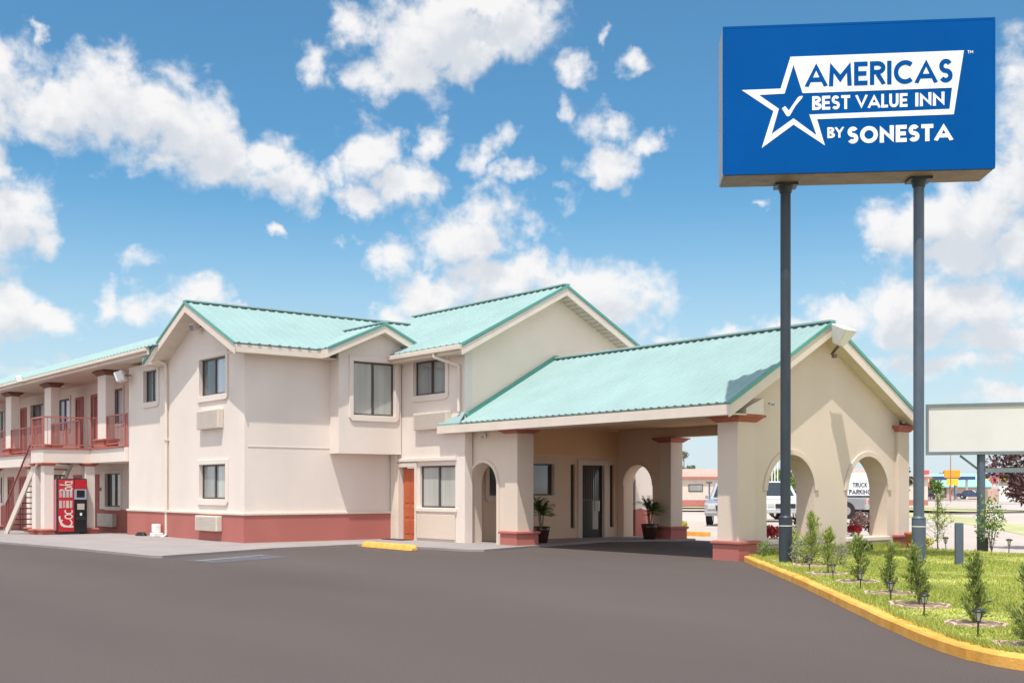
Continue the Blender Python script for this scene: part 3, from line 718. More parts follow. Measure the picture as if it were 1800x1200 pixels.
G = MB(); S_ = 1500
G.add([(-S_, -S_, -0.40), (S_, -S_, -0.40), (S_, S_, -0.40), (-S_, S_, -0.40)], [(0, 1, 2, 3)])
# near ground sheet sits higher; the far sheet falls away where the lot drains to the left
near = MB()
nx = [-1500, -70, -52, -36.5, 60, 1500]
for xa, xb in zip(nx, nx[1:]):
    near.add([(xa, -1500, gz(xa)-0.03), (xb, -1500, gz(xb)-0.03), (xb, 1500, gz(xb)-0.03), (xa, 1500, gz(xa)-0.03)], [(0, 1, 2, 3)])
structure(near.build('ground', M['farground']))
ap = MB()
def astrip(x0, x1, y0, y1):
    ap.add([(x0, y0, gz(x0)), (x1, y0, gz(x1)), (x1, y1, gz(x1)), (x0, y1, gz(x0))], [(0, 1, 2, 3)])
for a, b in ((-90, -52), (-52, -36.5), (-36.5, -24.3)): astrip(a, b, -45, 25.45)
astrip(-24.3, -15.55, -45, 25.45); astrip(-15.55, 30, -45, 24.3)
structure(ap.build('parking_lot', M['asphalt']))

sw = [(-36.5, 8.65), (-34.19, 8.82), (-29.14, 9.37), (-24.95, 9.57), (-24.76, 9.75), (-26.31, 13.18), (-26.85, 15.9), (-26.6, 16.12), (-22.75, 16.55), (-22.50, 16.85),
      (-23.2, 18.78), (-24.5, 22.69), (-23.6, 24.6), (-23.6, 25.45), (-27.2, 25.46), (-27.2, 18.7), (-29.4, 18.7), (-29.4, 14.0), (-36.5, 14.0)]
swm = MB().plate(sw, [], (0, 0, 0.055), X, Y, Z, 0.25)
fl_ = [(-63, 7.4), (-52, 7.7), (-43.5, 8.2), (-36.5, 8.65)]
for (xa, ya), (xb, yb) in zip(fl_, fl_[1:]):
    za, zb = 0.055+gz(xa), 0.055+gz(xb)
    swm.add([(xa, ya, za), (xb, yb, zb), (xb, 15.3, zb), (xa, 15.3, za), (xa, ya, za-.25), (xb, yb, zb-.25), (xb, 15.3, zb-.25), (xa, 15.3, za-.25)], [(0, 1, 2, 3), (7, 6, 5, 4), (0, 4, 5, 1), (2, 6, 7, 3)])
structure(swm.build('sidewalk', M['concrete']))
jn = MB()
for x in (-27.5, -30.5, -33.5): jn.box(x-0.008, x+0.008, 9.45 if x > -29.2 else 9.1, 13.6, 0.0545, 0.0555)
structure(jn.build('sidewalk_joint', M['acgrille']))

blue = sheet('bay_marking', [(-23.7, 9.75), (-22.45, 9.9), (-23.35, 12.1), (-24.75, 12.1)], 0.004, M['handblue']); structure(blue)
wl = sheet('bay_marking', [(-23.35, 9.9), (-23.2, 9.92), (-24.35, 12.0), (-24.5, 12.0)], 0.008, M['handwhite']); structure(wl)

# ---- lawn with yellow kerb
kp = spline([(-16.12, 18.86), (-15.3, 18.12), (-13.6, 16.62), (-11.67, 14.9), (-9.1, 12.54), (-7.35, 10.93), (-6.3, 10.02), (-5.6, 9.52), (-4.98, 9.30), (-4.2, 9.30), (-3.0, 9.7), (-1.2, 10.9), (2, 14)], 6)
L_, R_ = ribbon2d(kp, 0.20)
def inset(k): return [tuple(Vector(a)*(1-k) + Vector(b)*k) for a, b in zip(L_, R_)]
mid = [Vector(p) for p in kp]
# which side is the lawn? the lawn lies on the +x/+y side
km = MB(); nk = len(kp)
side = []
for i in range(nk):
    a = Vector(kp[max(0, i-1)]); b = Vector(kp[min(nk-1, i+1)]); d_ = (b-a).normalized(); side.append(Vector((-d_.y, d_.x)))
prof = [(0.0, -0.1), (0.0, 0.095), (0.02, 0.118), (0.145, 0.118), (0.16, 0.09), (0.16, -0.1)]
vs = []
rk = random.Random(3)
for i in range(nk):
    jx = rk.uniform(-0.008, 0.008)
    for o_, z_ in prof:
        p = Vector(kp[i]) + side[i]*(o_+jx); vs.append((p.x, p.y, z_+(rk.uniform(-0.006, 0.006) if z_ > 0.1 else 0)))
m_ = len(prof); fs = []
for i in range(nk-1):
    for k in range(m_-1): fs.append((i*m_+k, (i+1)*m_+k, (i+1)*m_+k+1, i*m_+k+1))
fs += [tuple(range(m_)), tuple(range((nk-1)*m_, nk*m_))]
km.add(vs, fs)
structure(km.build('kerb', M['yellow']))
lawn_edge = [tuple(Vector(kp[i])+side[i]*0.15) for i in range(nk)]
lawn = lawn_edge + [(2.5, 18), (1, 24.6), (-8, 24.7), (-15.75, 24.6), (-16.2, 24.4), (-16.2, 19.3)]
structure(sheet('lawn', lawn, 0.105, M['grassflat'], 0.15))

def inpoly(x, y, poly):
    c = False; n = len(poly); j = n-1
    for i in range(n):
        xi, yi = poly[i]; xj, yj = poly[j]
        if (yi > y) != (yj > y) and x < (xj-xi)*(y-yi)/(yj-yi)+xi: c = not c
        j = i
    return c
juniper_spots = [(-14.46, 18.17), (-13.30, 17.40), (-11.82, 15.90), (-10.50, 14.85), (-9.08, 13.55), (-7.93, 12.44), (-6.45, 11.14), (-5.22, 9.93)]
gr = random.Random(11)
gv, gf = [], []
cnt = 0
while cnt < 62000:
    x = gr.uniform(-16.2, -2.5); y = gr.uniform(9.2, 24.7)
    dep = x*FX + y*FY; rgt = x*RX + y*RY
    if rgt > dep*0.47 or not inpoly(x, y, lawn): continue
    if gr.random() > min(1, (13/dep)**1.2): continue
    if any((x-a)**2+(y-b)**2 < 0.30**2 for a, b in juniper_spots) and gr.random() < 0.9: continue
    patch = 0.5+0.5*math.sin(x*1.3+math.sin(y*0.9)*2)*math.sin(y*1.7+x*0.4)
    if patch < 0.30 and gr.random() < 0.55: continue
    h = gr.uniform(0.025, 0.06)*(0.6+0.8*patch); w = gr.uniform(0.006, 0.012); a = gr.uniform(0, PI); lx, ly = gr.uniform(-.035, .035), gr.uniform(-.035, .035)
    n = len(gv); ca, sa = math.cos(a)*w, math.sin(a)*w
    gv += [(x-ca, y-sa, 0.10), (x+ca, y+sa, 0.10), (x+lx, y+ly, 0.10+h)]; gf.append((n, n+1, n+2)); cnt += 1
# ragged fringe leaning over the kerb and longer tufts along walls and posts
for _ in range(5200):
    i = gr.randrange(nk-8); p = Vector(kp[i]).lerp(Vector(kp[i+1]), gr.random()) + side[i]*gr.gauss(0.17, 0.03)
    h = gr.uniform(0.04, 0.09); w = 0.008; a = gr.uniform(0, PI)
    n = len(gv); ca, sa = math.cos(a)*w, math.sin(a)*w; lx, ly = gr.uniform(-.06, .04), gr.uniform(-.06, .04)
    gv += [(p.x-ca, p.y-sa, 0.10), (p.x+ca, p.y+sa, 0.10), (p.x+lx, p.y+ly, 0.10+h)]; gf.append((n, n+1, n+2))
for _ in range(5000):
    x = -16.2+abs(gr.gauss(0, 0.12)); y = gr.uniform(19.5, 24.5)
    h = gr.uniform(0.06, 0.20); w = 0.008; a = gr.uniform(0, PI)
    n = len(gv); ca, sa = math.cos(a)*w, math.sin(a)*w; lx, ly = gr.uniform(-.06, .06), gr.uniform(-.06, .06)
    gv += [(x-ca, y-sa, 0.10), (x+ca, y+sa, 0.10), (x+lx, y+ly, 0.10+h)]; gf.append((n, n+1, n+2))
me = bpy.data.meshes.new('grass'); me.from_pydata(gv, [], gf); me.materials.append(M['blade'])
go = bpy.data.objects.new('grass', me); C.objects.link(go)
tag(go, 'short yellowish green grass blades covering the kerbed lawn', 'grass', kind='stuff')

def rf_poly(pts): return [tuple(W(r, f))[:2] for r, f in pts]
structure(sheet('grass_verge', rf_poly([(25.9, 76.8), (26.5, 71.4), (22.1, 50.3), (21.4, 43.9), (16.7, 34.1), (17.3, 39.4), (20.4, 52.9), (21.9, 64)]), -0.022, M['drygrass']))
structure(sheet('grass_verge', rf_poly([(27.5, 95), (33, 92), (36, 80), (31, 80)]), -0.022, M['drygrass']))
structure(sheet('road', rf_poly([(5, 150), (40, 80), (60, 40), (75, 45), (55, 100), (10, 190)]), -0.024, M['street']))
structure(sheet('grass_verge', rf_poly([(12, 104), (40, 104), (40, 94), (12, 98)]), -0.020, M['drygrass']))

# ================================================================== THINGS ON THE LOT
# wheel stop
ws = MB()
pr_ = [(-0.15, 0), (0.15, 0), (0.13, 0.06), (0.09, 0.14), (-0.09, 0.14), (-0.13, 0.06)]
secs = [(-1.30, 0.55), (-1.24, 0.9), (-1.1, 1), (1.1, 1), (1.24, 0.9), (1.30, 0.5)]
vs = [(u, a*k, b*k+0.002) for u, k in secs for a, b in pr_]
fs = [(i*6+j, (i+1)*6+j, (i+1)*6+(j+1) % 6, i*6+(j+1) % 6) for i in range(5) for j in range(6)] + [tuple(range(6)), tuple(range(30, 36))]
ws.add(vs, fs)
o = ws.build('wheel_stop', M['yellow'], None, 0.01); o.location = (-25.2, 15.84, 0); o.rotation_euler = (0, 0, -0.06)
tag(o, 'yellow painted concrete wheel stop in front of the orange door', 'wheel stop')
ys = MB().box(-27.4, -25.9, 28.4, 28.65, -0.1, 0.12).build('kerb_block', M['yellow'], None, 0.02)
tag(ys, 'short yellow painted kerb beyond the covered drive', 'kerb')
tag(MB().box(-28.95, -27.9, 17.95, 18.36, 0.056, 0.075).build('doormat', M['black'], None, 0.005), 'dark doormat lying before the orange door', 'doormat')

# clutter at the foot of the downpipe
wb = thing('splash_box', (-34.75, 13.5, 0.05), 'small white plastic box standing beside the downpipe on the sidewalk', 'box')
MB().box(-34.95, -34.62, 13.36, 13.66, 0.055, 0.18).build('base', M['white'], wb, 0.02)
MB().box(-35.08, -34.84, 13.46, 13.68, 0.18, 0.44).build('lid', M['white'], wb, 0.03)
ho = MB()
for k in range(5): ho.path([( -35.9+0.32*math.cos(t*PI/6)*(1-0.1*k), 13.45+0.14*math.sin(t*PI/6)*(1-0.1*k), 0.075+0.02*k) for t in range(13)], 0.014, 6)
tag(ho.build('garden_hose', M['black'], None), 'coiled dark garden hose at the foot of the red base band', 'hose')

# ---- drinks machine
vm = thing('vending_machine', (-41.45, 12.96, -0.1), 'red and black drinks vending machine under the stair landing', 'vending machine')
vx, vy0, vy1, vz0, vz1 = -41.03, 12.44, 13.47, -0.02, 1.88
vz0 = gz(-41.4)+0.10
MB().box(vx-0.85, vx-0.04, vy0, vy1, vz0, vz1).build('cabinet', M['black'], vm, 0.02)
MB().box(vx-0.84, vx-0.10, vy0-0.012, vy0-0.001, vz0+0.1, vz1-0.03).build('side_panel', M['vpink'], vm)
def vq(name, u0, u1, v0, v1, m, d=0.0, th=0.03, par=vm, bev=0.006):
    """panel on the machine's front: u from left, v down from the top"""
    w, h = vy1-vy0, vz1-vz0
    return MB().box(vx-0.04+d, vx-0.04+d+th, vy0+u0*w, vy0+u1*w, vz1-v1*h, vz1-v0*h).build(name, m, par, bev)
fr_ = vq('front_panel', 0.05, 0.56, 0.02, 0.97, M['vred'])
vq('top_panel', 0.585, 0.97, 0.02, 0.19, M['vred'])
vq('price_panel', 0.57, 0.975, 0.195, 0.385, M['vgrey'])
vq('display', 0.64, 0.91, 0.215, 0.345, M['blackgloss'], 0.03, 0.004)
vq('lower_panel', 0.57, 0.985, 0.39, 0.98, M['blackgloss'])
vq('coin_panel', 0.66, 0.90, 0.46, 0.57, M['acgrille'], 0.03, 0.006)
vq('coin_slot', 0.75, 0.82, 0.63, 0.68, M['signwhite'], 0.03, 0.006)
vq('delivery_flap', 0.62, 0.94, 0.70, 0.76, M['black'], 0.03, 0.008)
cm = ['can_b', 'can_a', 'can_a', 'can_a', 'can_a', 'can_b', 'can_c', 'can_a']
for k in range(8):
    u = 0.07+0.115*(k % 4); v = 0.21 if k < 4 else 0.405
    vq('button', u, u+0.085, v, v+0.135, M[cm[k]], 0.03, 0.012, vm, 0.01)
# script lettering running up the red panel
def vtext(strokes, w, z0=0.0):
    mb = MB(); Wd, Hd = vy1-vy0, vz1-vz0
    for k, st_ in enumerate(strokes):
        P2 = [(vy0+(0.53-ty*0.46)*Wd, vz0+(0.03+tx*0.95)*Hd) for tx, ty in st_]
        A_, B_ = ribbon2d(P2, w[k] if isinstance(w, list) else w)
        mb.plate(A_+B_[::-1], [], (vx-0.04+0.03+0.004+0.0006*k, 0, 0), Y, Z, X, 0.004+0.0006*k-0.0)
    return mb
def ell(cx, cy, rx, ry, a0, a1, n=16): return [(cx+rx*math.cos(math.radians(a0+(a1-a0)*i/n)), cy+ry*math.sin(math.radians(a0+(a1-a0)*i/n))) for i in range(n+1)]
strokes = [ell(0.17, 0.50, 0.075, 0.40, 40, 320), ell(0.29, 0.33, 0.042, 0.26, 0, 358), ell(0.39, 0.33, 0.042, 0.26, 50, 310), spline([(0.30, 0.98), (0.20, 0.93), (0.115, 0.62), (0.095, 0.2), (0.10, 0.0)]),
           ell(0.825, 0.33, 0.030, 0.25, 0, 358), [(0.875, 0.08), (0.905, 0.98)], ell(0.932, 0.33, 0.026, 0.25, 0, 358), [(0.962, 0.58), (0.958, 0.08), (0.985, 0.10)], spline([(0.775, 1.0), (0.80, 0.9), (0.805, 0.72)])]
vtext(strokes, [0.045, 0.04, 0.036, 0.06, 0.036, 0.030, 0.030, 0.028, 0.04]).build('script_lettering', M['vwhite'], fr_)

# ================================================================== THE TALL SIGN
A_ = W(0.9959, -0.09); N_ = W(-0.09, -0.9959); O_ = W(3.93, 21.70)
SW_, ZB, ZT, SD = 4.91, 7.36, 10.11, 0.90
sign = thing('pylon_sign', tuple(W(6.5, 22.1)), 'tall blue motel sign box with white lettering on two steel poles', 'sign')
def sp(u, d_, z): return O_ + A_*u - N_*d_ + Z*z
def sbox(mb, u0, u1, d0, d1, z0, z1):
    return mb.obox(sp((u0+u1)/2, (d0+d1)/2, (z0+z1)/2), A_*(u1-u0)/2, N_*(d1-d0)/2, Z*(z1-z0)/2)
cab = sbox(MB(), 0.0, SW_, 0.02, SD, ZB, ZT).build('cabinet', M['signside'], sign, 0.01)
sbox(MB(), 0.02, SW_-0.02, 0.0, 0.018, ZB+0.02, ZT-0.02).build('face', M['signblue'], cab)
sbox(MB(), 0.02, SW_-0.02, SD+0.002, SD+0.02, ZB+0.02, ZT-0.02).build('face', M['signblue'], cab)
sbox(MB(), 0.03, SW_-0.03, 0.05, SD-0.03, ZB-0.015, ZB-0.002).build('underside', M['signunder'], cab)
fr = MB()
sbox(fr, 0, SW_, -0.003, 0.03, ZT-0.035, ZT+0.004); sbox(fr, 0, SW_, -0.003, 0.03, ZB-0.004, ZB+0.035)
sbox(fr, -0.004, 0.03, -0.003, 0.03, ZB+.035, ZT-.035); sbox(fr, SW_-0.03, SW_+0.004, -0.003, 0.03, ZB+.035, ZT-.035)
fr.build('retainer', M['signblue'], cab)
def S2(cx, cy):
    """artwork coordinates (units of the drawn logo) to the sign's face"""
    px, py = 1290+cx/4.0909, 70+cy/4.0909
    u = (px-1270.5)/480; v = (py-46+13.4*u)/262.5
    return (u*SW_, ZT-v*(ZT-ZB))
def splate(mb, outer, holes, h0, th):
    mb.plate([S2(*p) for p in outer], [[S2(*p) for p in h] for h in holes], O_+N_*(h0+th), A_, Z, N_, th)
    return mb
outer = [(58, 362), (343, 352), (415, 122), (1662, 82), (1590, 538), (608, 573), (665, 762), (437, 612), (205, 782), (290, 515)]
inner = [(185, 398), (372, 388), (437, 180), (503, 385), (1578, 348), (1560, 500), (552, 540), (605, 690), (437, 567), (278, 680), (330, 498)]
lg = splate(MB(), outer, [inner], 0.001, 0.005).build('star_emblem', M['signwhite'], sign)
splate(MB(), [(352, 495), (376, 478), (403, 510), (468, 416), (482, 407), (505, 405), (500, 420), (450, 478), (412, 545), (398, 554), (384, 546)], [], 0.001, 0.005).build('tick_mark', M['signwhite'], sign)

def arc(cx, cy, rx, ry, a0, a1, n=18): return ell(cx, cy, rx, ry, a0, a1, n)
def glyph(ch, s):
    h = s/2
    if ch == 'A': return .92, [[(.03, -.0), (.46, 1-s*.35), (.89, -.0)], [(.20, .30), (.72, .30)]]
    if ch == 'M': return 1.02, [[(h, 0), (h+.04, 1-s*.9), (.51, .32), (.98-h, 1-s*.9), (1.02-h, 0)]]
    if ch == 'E': return .60, [[(.60, 1-h), (h, 1-h), (h, h), (.60, h)], [(h, .5), (.55, .5)]]
    if ch == 'R':
        return .66, [[(h, 0), (h, 1)], [(h, 1-h), (.34, 1-h)] + arc(.34, .72, .28-h*.3, .28-h, 80, -80, 10) + [(.34, .44+h), (h, .44+h)], [(.34, .46), (.62, 0)]]
    if ch == 'I': return s, [[(h, 0), (h, 1)]]
    if ch == 'C': return .86, [arc(.5, .5, .5-h, .5-h, 48, 312, 26)]
    if ch == 'S':
        ry = (1-s)/4; rx = .29-h
        return .60, [arc(.30, 1-h-ry, rx, ry, 28, 270, 14) + arc(.30, h+ry, rx+.01, ry, 90, -150, 14)[1:]]
    if ch == 'B':
        return .62, [[(h, 0), (h, 1)], [(h, 1-h), (.32, 1-h)] + arc(.32, .75, .24-h*.3, .25-h, 80, -80, 8) + [(.32, .5+h*.2), (h, .5+h*.2)], [(.32, .5-h*.2)] + arc(.34, .26, .28-h*.3, .26-h, 80, -80, 8) + [(.34, h), (h, h)]]
    if ch == 'T': return .66, [[(0, 1-h), (.66, 1-h)], [(.33, 0), (.33, 1-h)]]
    if ch == 'V': return .86, [[(.03, 1), (.43, s*.35), (.83, 1)]]
    if ch == 'L': return .52, [[(h, 1), (h, h), (.52, h)]]
    if ch == 'U': return .72, [[(h, 1), (h, .36)] + arc(.36, .36, .36-h, .36-h, 190, 350, 12) + [(.72-h, .36), (.72-h, 1)]]
    if ch == 'N': return .78, [[(h, 0), (h, 1-s*.55), (.78-h, s*.55), (.78-h, 1)]]
    if ch == 'Y': return .76, [[(.03, 1), (.38, .46), (.73, 1)], [(.38, 0), (.38, .46)]]
    if ch == 'O': return .98, [('ring', .49, .5, .49, .5)]
    if ch == 'K': return .68, [[(h, 0), (h, 1)], [(.62, 1), (h, .42)], [(.26, .58), (.66, 0)]]
    if ch == 'P': return .62, [[(h, 0), (h, 1)], [(h, 1-h), (.32, 1-h)] + arc(.32, .71, .28-h*.3, .29-h, 80, -80, 10) + [(.32, .42+h), (h, .42+h)]]
    if ch == 'G': return .86, [arc(.5, .5, .5-h, .5-h, 48, 335, 26) + [(.93-h, .46), (.55, .46)]]
    return .30, []
def text2d(txt, s, track=.10):
    """strokes of a word: list of (outline, holes) in cap-height units, and the width"""
    x = 0; out = []
    for ch in txt:
        w, st_ = glyph(ch, s)
        for k in st_:
            if k and k[0] == 'ring':
                _, cx, cy, rx, ry = k
                out.append((ell(x+cx, cy, rx, ry, 0, 348.75, 31), [ell(x+cx, cy, rx-s, ry-s, 0, 348.75, 31)]))
            else:
                A2, B2 = ribbon2d([(x+a, b) for a, b in k], s); out.append(([(a, min(1.0, max(0.0, b))) for a, b in A2+B2[::-1]], []))
        x += w + track
    return out, x-track
def signtext(name, txt, s, x0, x1, yb0, yb1, cap, m, base, par):
    out, w = text2d(txt, s); mb = MB()
    def q(p):
        t = p[0]/w; return (x0+(x1-x0)*t, yb0+(yb1-yb0)*t - cap*p[1])
    for i, (o2, hs) in enumerate(out): splate(mb, [q(p) for p in o2], [[q(p) for p in h] for h in hs], base, 0.004+0.0004*(i % 5))
    return mb.build(name, m, par)
signtext('lettering', 'AMERICAS', .195, 527, 1582, 342, 310, 170, M['signblue'], 0.0065, sign)
signtext('lettering', 'BEST', .205, 573, 848, 508, 499, 100, M['signwhite'], 0.001, sign)
signtext('lettering', 'VALUE', .205, 890, 1260, 497, 484, 98, M['signwhite'], 0.001, sign)
signtext('lettering', 'INN', .205, 1316, 1524, 482, 474, 98, M['signwhite'], 0.001, sign)
signtext('lettering', 'BY', .20, 683, 800, 710, 705, 78, M['signwhite'], 0.001, sign)
signtext('lettering', 'SONESTA', .235, 828, 1578, 750, 724, 122, M['signwhite'], 0.001, sign)
signtext('trademark', 'TM', .17, 1688, 1728, 104, 102, 22, M['signwhite'], 0.001, sign)
for (r, f, zb, mm) in ((5.25, 22.35, -0.1, 'steel_d'), (7.66, 21.93, -0.1, 'steel')):
    p = W(r, f)
    po = MB().tube((p.x, p.y, 0.95), (p.x, p.y, ZB-0.16), 0.098, n=20).build('pole', M[mm], sign)
    MB().tube((p.x, p.y, zb), (p.x, p.y, 0.97), 0.128, n=20).tube((p.x, p.y, 0.96), (p.x, p.y, 1.0), 0.135, 0.10, n=20).build('sleeve', M[mm], po)
    fl_ = MB().lathe([(0.11, ZB-0.18), (0.15, ZB-0.065)], (p.x, p.y, 0)); fl_.obox((p.x, p.y, ZB-0.045), A_*0.21, N_*0.20, Z*0.022)
    fl_.build('flange', M['steel_d'], po)
    MB().tube((p.x, p.y, 0.80), (p.x, p.y, 0.815), 0.131, n=20).build('strap', M['white'], po)

# ================================================================== WHITE BLANK SIGN
A3 = W(0.943, -0.333); N3 = W(-0.333, -0.943)
bs = thing('blank_sign', tuple(W(10.72, 26.6)), 'wide blank off-white sign panel in a grey frame on posts at the lawn edge', 'sign')
P3 = W(10.72, 26.6)
def bp(u, d_, z): return P3 + A3*u - N3*d_ + Z*z
def bbox(mb, u0, u1, d0, d1, z0, z1): return mb.obox(bp((u0+u1)/2, (d0+d1)/2, (z0+z1)/2), A3*(u1-u0)/2, N3*(d1-d0)/2, Z*(z1-z0)/2)
u0, u1, z0, z1 = -1.20, 3.9, 2.30, 3.47
bbox(MB(), u0, u1, 0.0, 0.22, z0, z1).build('cabinet', M['greyframe'], bs, 0.01)
bbox(MB(), u0+0.07, u1-0.07, -0.02, -0.001, z0+0.07, z1-0.07).build('face', M['blankface'], bs)
fr = MB()
bbox(fr, u0, u1, -0.05, -0.001, z0, z0+0.07); bbox(fr, u0, u1, -0.05, -0.001, z1-0.07, z1); bbox(fr, u0, u0+0.07, -0.05, -0.001, z0+.07, z1-.07); bbox(fr, u1-0.07, u1, -0.05, -0.001, z0+.07, z1-.07)
fr.build('frame', M['greyframe'], bs)
for u in (0.0, 2.75):
    q = bp(u, 0.11, 0)
    po = MB().tube((q.x, q.y, -0.1), (q.x, q.y, z0-0.002), 0.09, n=18).build('post', M['steel'], bs)
MB().bar(bp(0.09, 0.11, 1.94), bp(2.66, 0.11, 1.94), 0.07, 0.10).build('crossbar', M['greyframe'], bs)
MB().bar(bp(-0.45, 0.11, z0-0.02), bp(-0.06, 0.11, 1.96), 0.035, 0.05).build('brace', M['greyframe'], bs)
ub = bp(0.02, -0.12, 0)
o = MB().obox(ub+Z*0.24, A3*0.12, N3*0.08, Z*0.16).obox(ub+Z*0.41, A3*0.13, N3*0.09, Z*0.012).build('junction_box', M['black'], None, 0.01)
tag(o, 'small black electrical box at the foot of the blank sign post', 'electrical box')

# bollard on the lawn
p = W(8.31, 21.65)
o = MB().obox((p.x, p.y, 0.45), A_*0.07, N_*0.05, Z*0.42).obox((p.x, p.y, 0.875), A_*0.062, N_*0.042, Z*0.006).build('lawn_post', M['steel'], None, 0.008)
tag(o, 'short blue grey steel post standing on the lawn right of the tall sign pole', 'post')
p = W(10.05, 22.4)
o = MB().obox((p.x, p.y, 0.16), A_*0.05, N_*0.05, Z*0.10).obox((p.x, p.y, 0.27), A_*0.06, N_*0.06, Z*0.012).build('valve_stub', M['steel'], None, 0.008)
tag(o, 'stubby grey pipe stub in the grass at the right edge', 'pipe stub')

# ================================================================== PLANTING
def leaf(vs, fs, p, d, up, L, w, bend=0.0):
    """one leaf: a kite-shaped blade"""
    d = d.normalized(); s = d.cross(up)
    s = s.normalized() if s.length > 1e-4 else Vector((1, 0, 0))
    n = len(vs); nn = s.cross(d)
    vs += [tuple(p), tuple(p+d*L*.45+s*w/2+nn*bend*L), tuple(p+d*L), tuple(p+d*L*.45-s*w/2+nn*bend*L)]
    fs.append((n, n+1, n+2, n+3))
def mesh_obj(name, vs, fs, m, parent):
    me = bpy.data.meshes.new(name); me.from_pydata(vs, [], fs); me.materials.append(m)
    o = bpy.data.objects.new(name, me); C.objects.link(o)
    if parent: o.parent = parent
    return o
def rv(rnd): return Vector((rnd.gauss(0, 1), rnd.gauss(0, 1), rnd.gauss(0, 1))).normalized()

def juniper(loc, h, w, seed, label, m='juniper', n=1500, lean=(0, 0), group='young junipers along the yellow kerb', ring=True):
    rnd = random.Random(seed)
    t_ = thing('juniper_shrub', loc, label, 'shrub', group)
    tp = Vector((lean[0]*h, lean[1]*h, h))
    MB().tube((0, 0, -0.03), tuple(tp*0.55), 0.016, 0.009, 7).tube(tuple(tp*0.55), tuple(tp*0.97), 0.009, 0.003, 7).build('stem', M['bark'], t_, world=False)
    vs, fs = [], []
    nb = 34; per = n//nb; bw = MB()
    for b in range(nb):
        t0 = rnd.uniform(0.02, 0.86)**0.9; ang = rnd.uniform(0, 2*PI)
        base = tp*t0
        out = w/2*(1-t0)**0.55*rnd.uniform(0.35, 1.35)
        up = h*rnd.uniform(0.08, 0.34)*(1-t0*0.4)
        tip = base + Vector((math.cos(ang)*out, math.sin(ang)*out, up))
        if tip.z > h*1.04: tip.z = h*1.04
        bw.tube(tuple(base), tuple(tip), 0.005, 0.002, 4, False)
        for k in range(per):
            s = rnd.random()**0.75
            p = base.lerp(tip, s) + Vector((rnd.gauss(0, 1), rnd.gauss(0, 1), rnd.gauss(0, 1)))*0.022*h
            d = (tip-base).normalized()*1.0 + rv(rnd)*0.75 + Vector((0, 0, 0.35))
            leaf(vs, fs, p, d, rv(rnd), rnd.uniform(0.03, 0.075)*(0.6+0.5*h), rnd.uniform(0.010, 0.018)*(0.7+0.4*h))
    for k in range(n//12):       # leader
        s = rnd.uniform(0.55, 1.0); p = tp*s + rv(rnd)*0.02
        leaf(vs, fs, p, Vector((0, 0, 1))+rv(rnd)*0.6, rv(rnd), rnd.uniform(0.04, 0.08), 0.012)
    bw.build('branches', M['bark'], t_, world=False)
    mesh_obj('foliage', vs, fs, M[m], t_)
    return t_
jl = [('tallest pale juniper rising beside the left sign pole', 0.78, 0.34, 'juniper_l'), ('bright feathery juniper right of the round sage bush', 0.92, 0.42, 'juniper_l'), ('slender loose juniper behind the third garden light', 0.72, 0.40, 'juniper_l'),
      ('bushy juniper between the third and fourth garden lights', 0.66, 0.42, 'juniper'), ('thin wispy juniper left of the fifth garden light', 0.66, 0.36, 'juniper'), ('dense leaning juniper in line with the right sign pole', 0.70, 0.36, 'juniper'),
      ('pointed juniper in a full scalloped stone ring', 0.72, 0.34, 'juniper'), ('darkest and nearest juniper at the right edge of the lawn', 0.72, 0.42, 'juniper')]
for i, ((x, y), (lb, h, w, mm)) in enumerate(zip(juniper_spots, jl)):
    juniper((x, y, 0.10), h*1.02, w*0.9, 100+i, lb, mm, n=[2300, 2000, 1500, 1900, 1000, 2000, 1700, 2100][i], lean=((-0.06, -0.08) if i == 5 else (0.02, 0.01)))
# stone edging rings
def ring(x, y, r, seed, label, span=(0, 2*PI)):
    rnd = random.Random(seed)
    t_ = thing('stone_edging', (x, y, 0.10), label, 'edging', 'scalloped edging rings round the junipers')
    sm = MB(); sm.lathe([(0.0, 0.035), (r*0.5, 0.03), (r*0.9, 0.012), (r, -0.02)], (0, 0, 0), 24); sm.build('soil', M['mulch'], t_, world=False)
    n = int(2*PI*r/0.17); e = MB()
    for k in range(n):
        a = span[0] + (span[1]-span[0])*(k+0.5)/n
        c = Vector((r*math.cos(a), r*math.sin(a), 0)); tx = Vector((-math.sin(a), math.cos(a), 0)); nx_ = Vector((math.cos(a), math.sin(a), 0))
        hh = rnd.uniform(0.025, 0.05); ww = 0.078; tl = rnd.uniform(-0.03, 0.03)
        out = [(-ww, -0.04), (ww, -0.04)] + [(ww*math.cos(PI*i/8), hh*0.55+hh*0.55*math.sin(PI*i/8)) for i in range(9)]
        e.plate(out, [], c + Z*tl*0.3, tx, Z, nx_, 0.045)
    e.build('scalloped_border', M['stone'], t_, 0.006, world=False)
rl = ['scalloped stone ring at the left sign pole', 'scalloped stone ring under the second juniper from the pier', 'scalloped stone ring behind the third garden light', 'scalloped stone ring behind the fourth garden light', 'scalloped stone ring behind the fifth garden light',
      'broad scalloped stone ring under the leaning juniper', 'large pinkish scalloped ring under the pointed juniper', 'pink scalloped ring at the right edge of the lawn']
for i, (x, y) in enumerate(juniper_spots): ring(x, y, 0.31 + 0.02*(i % 3), 300+i, rl[i])

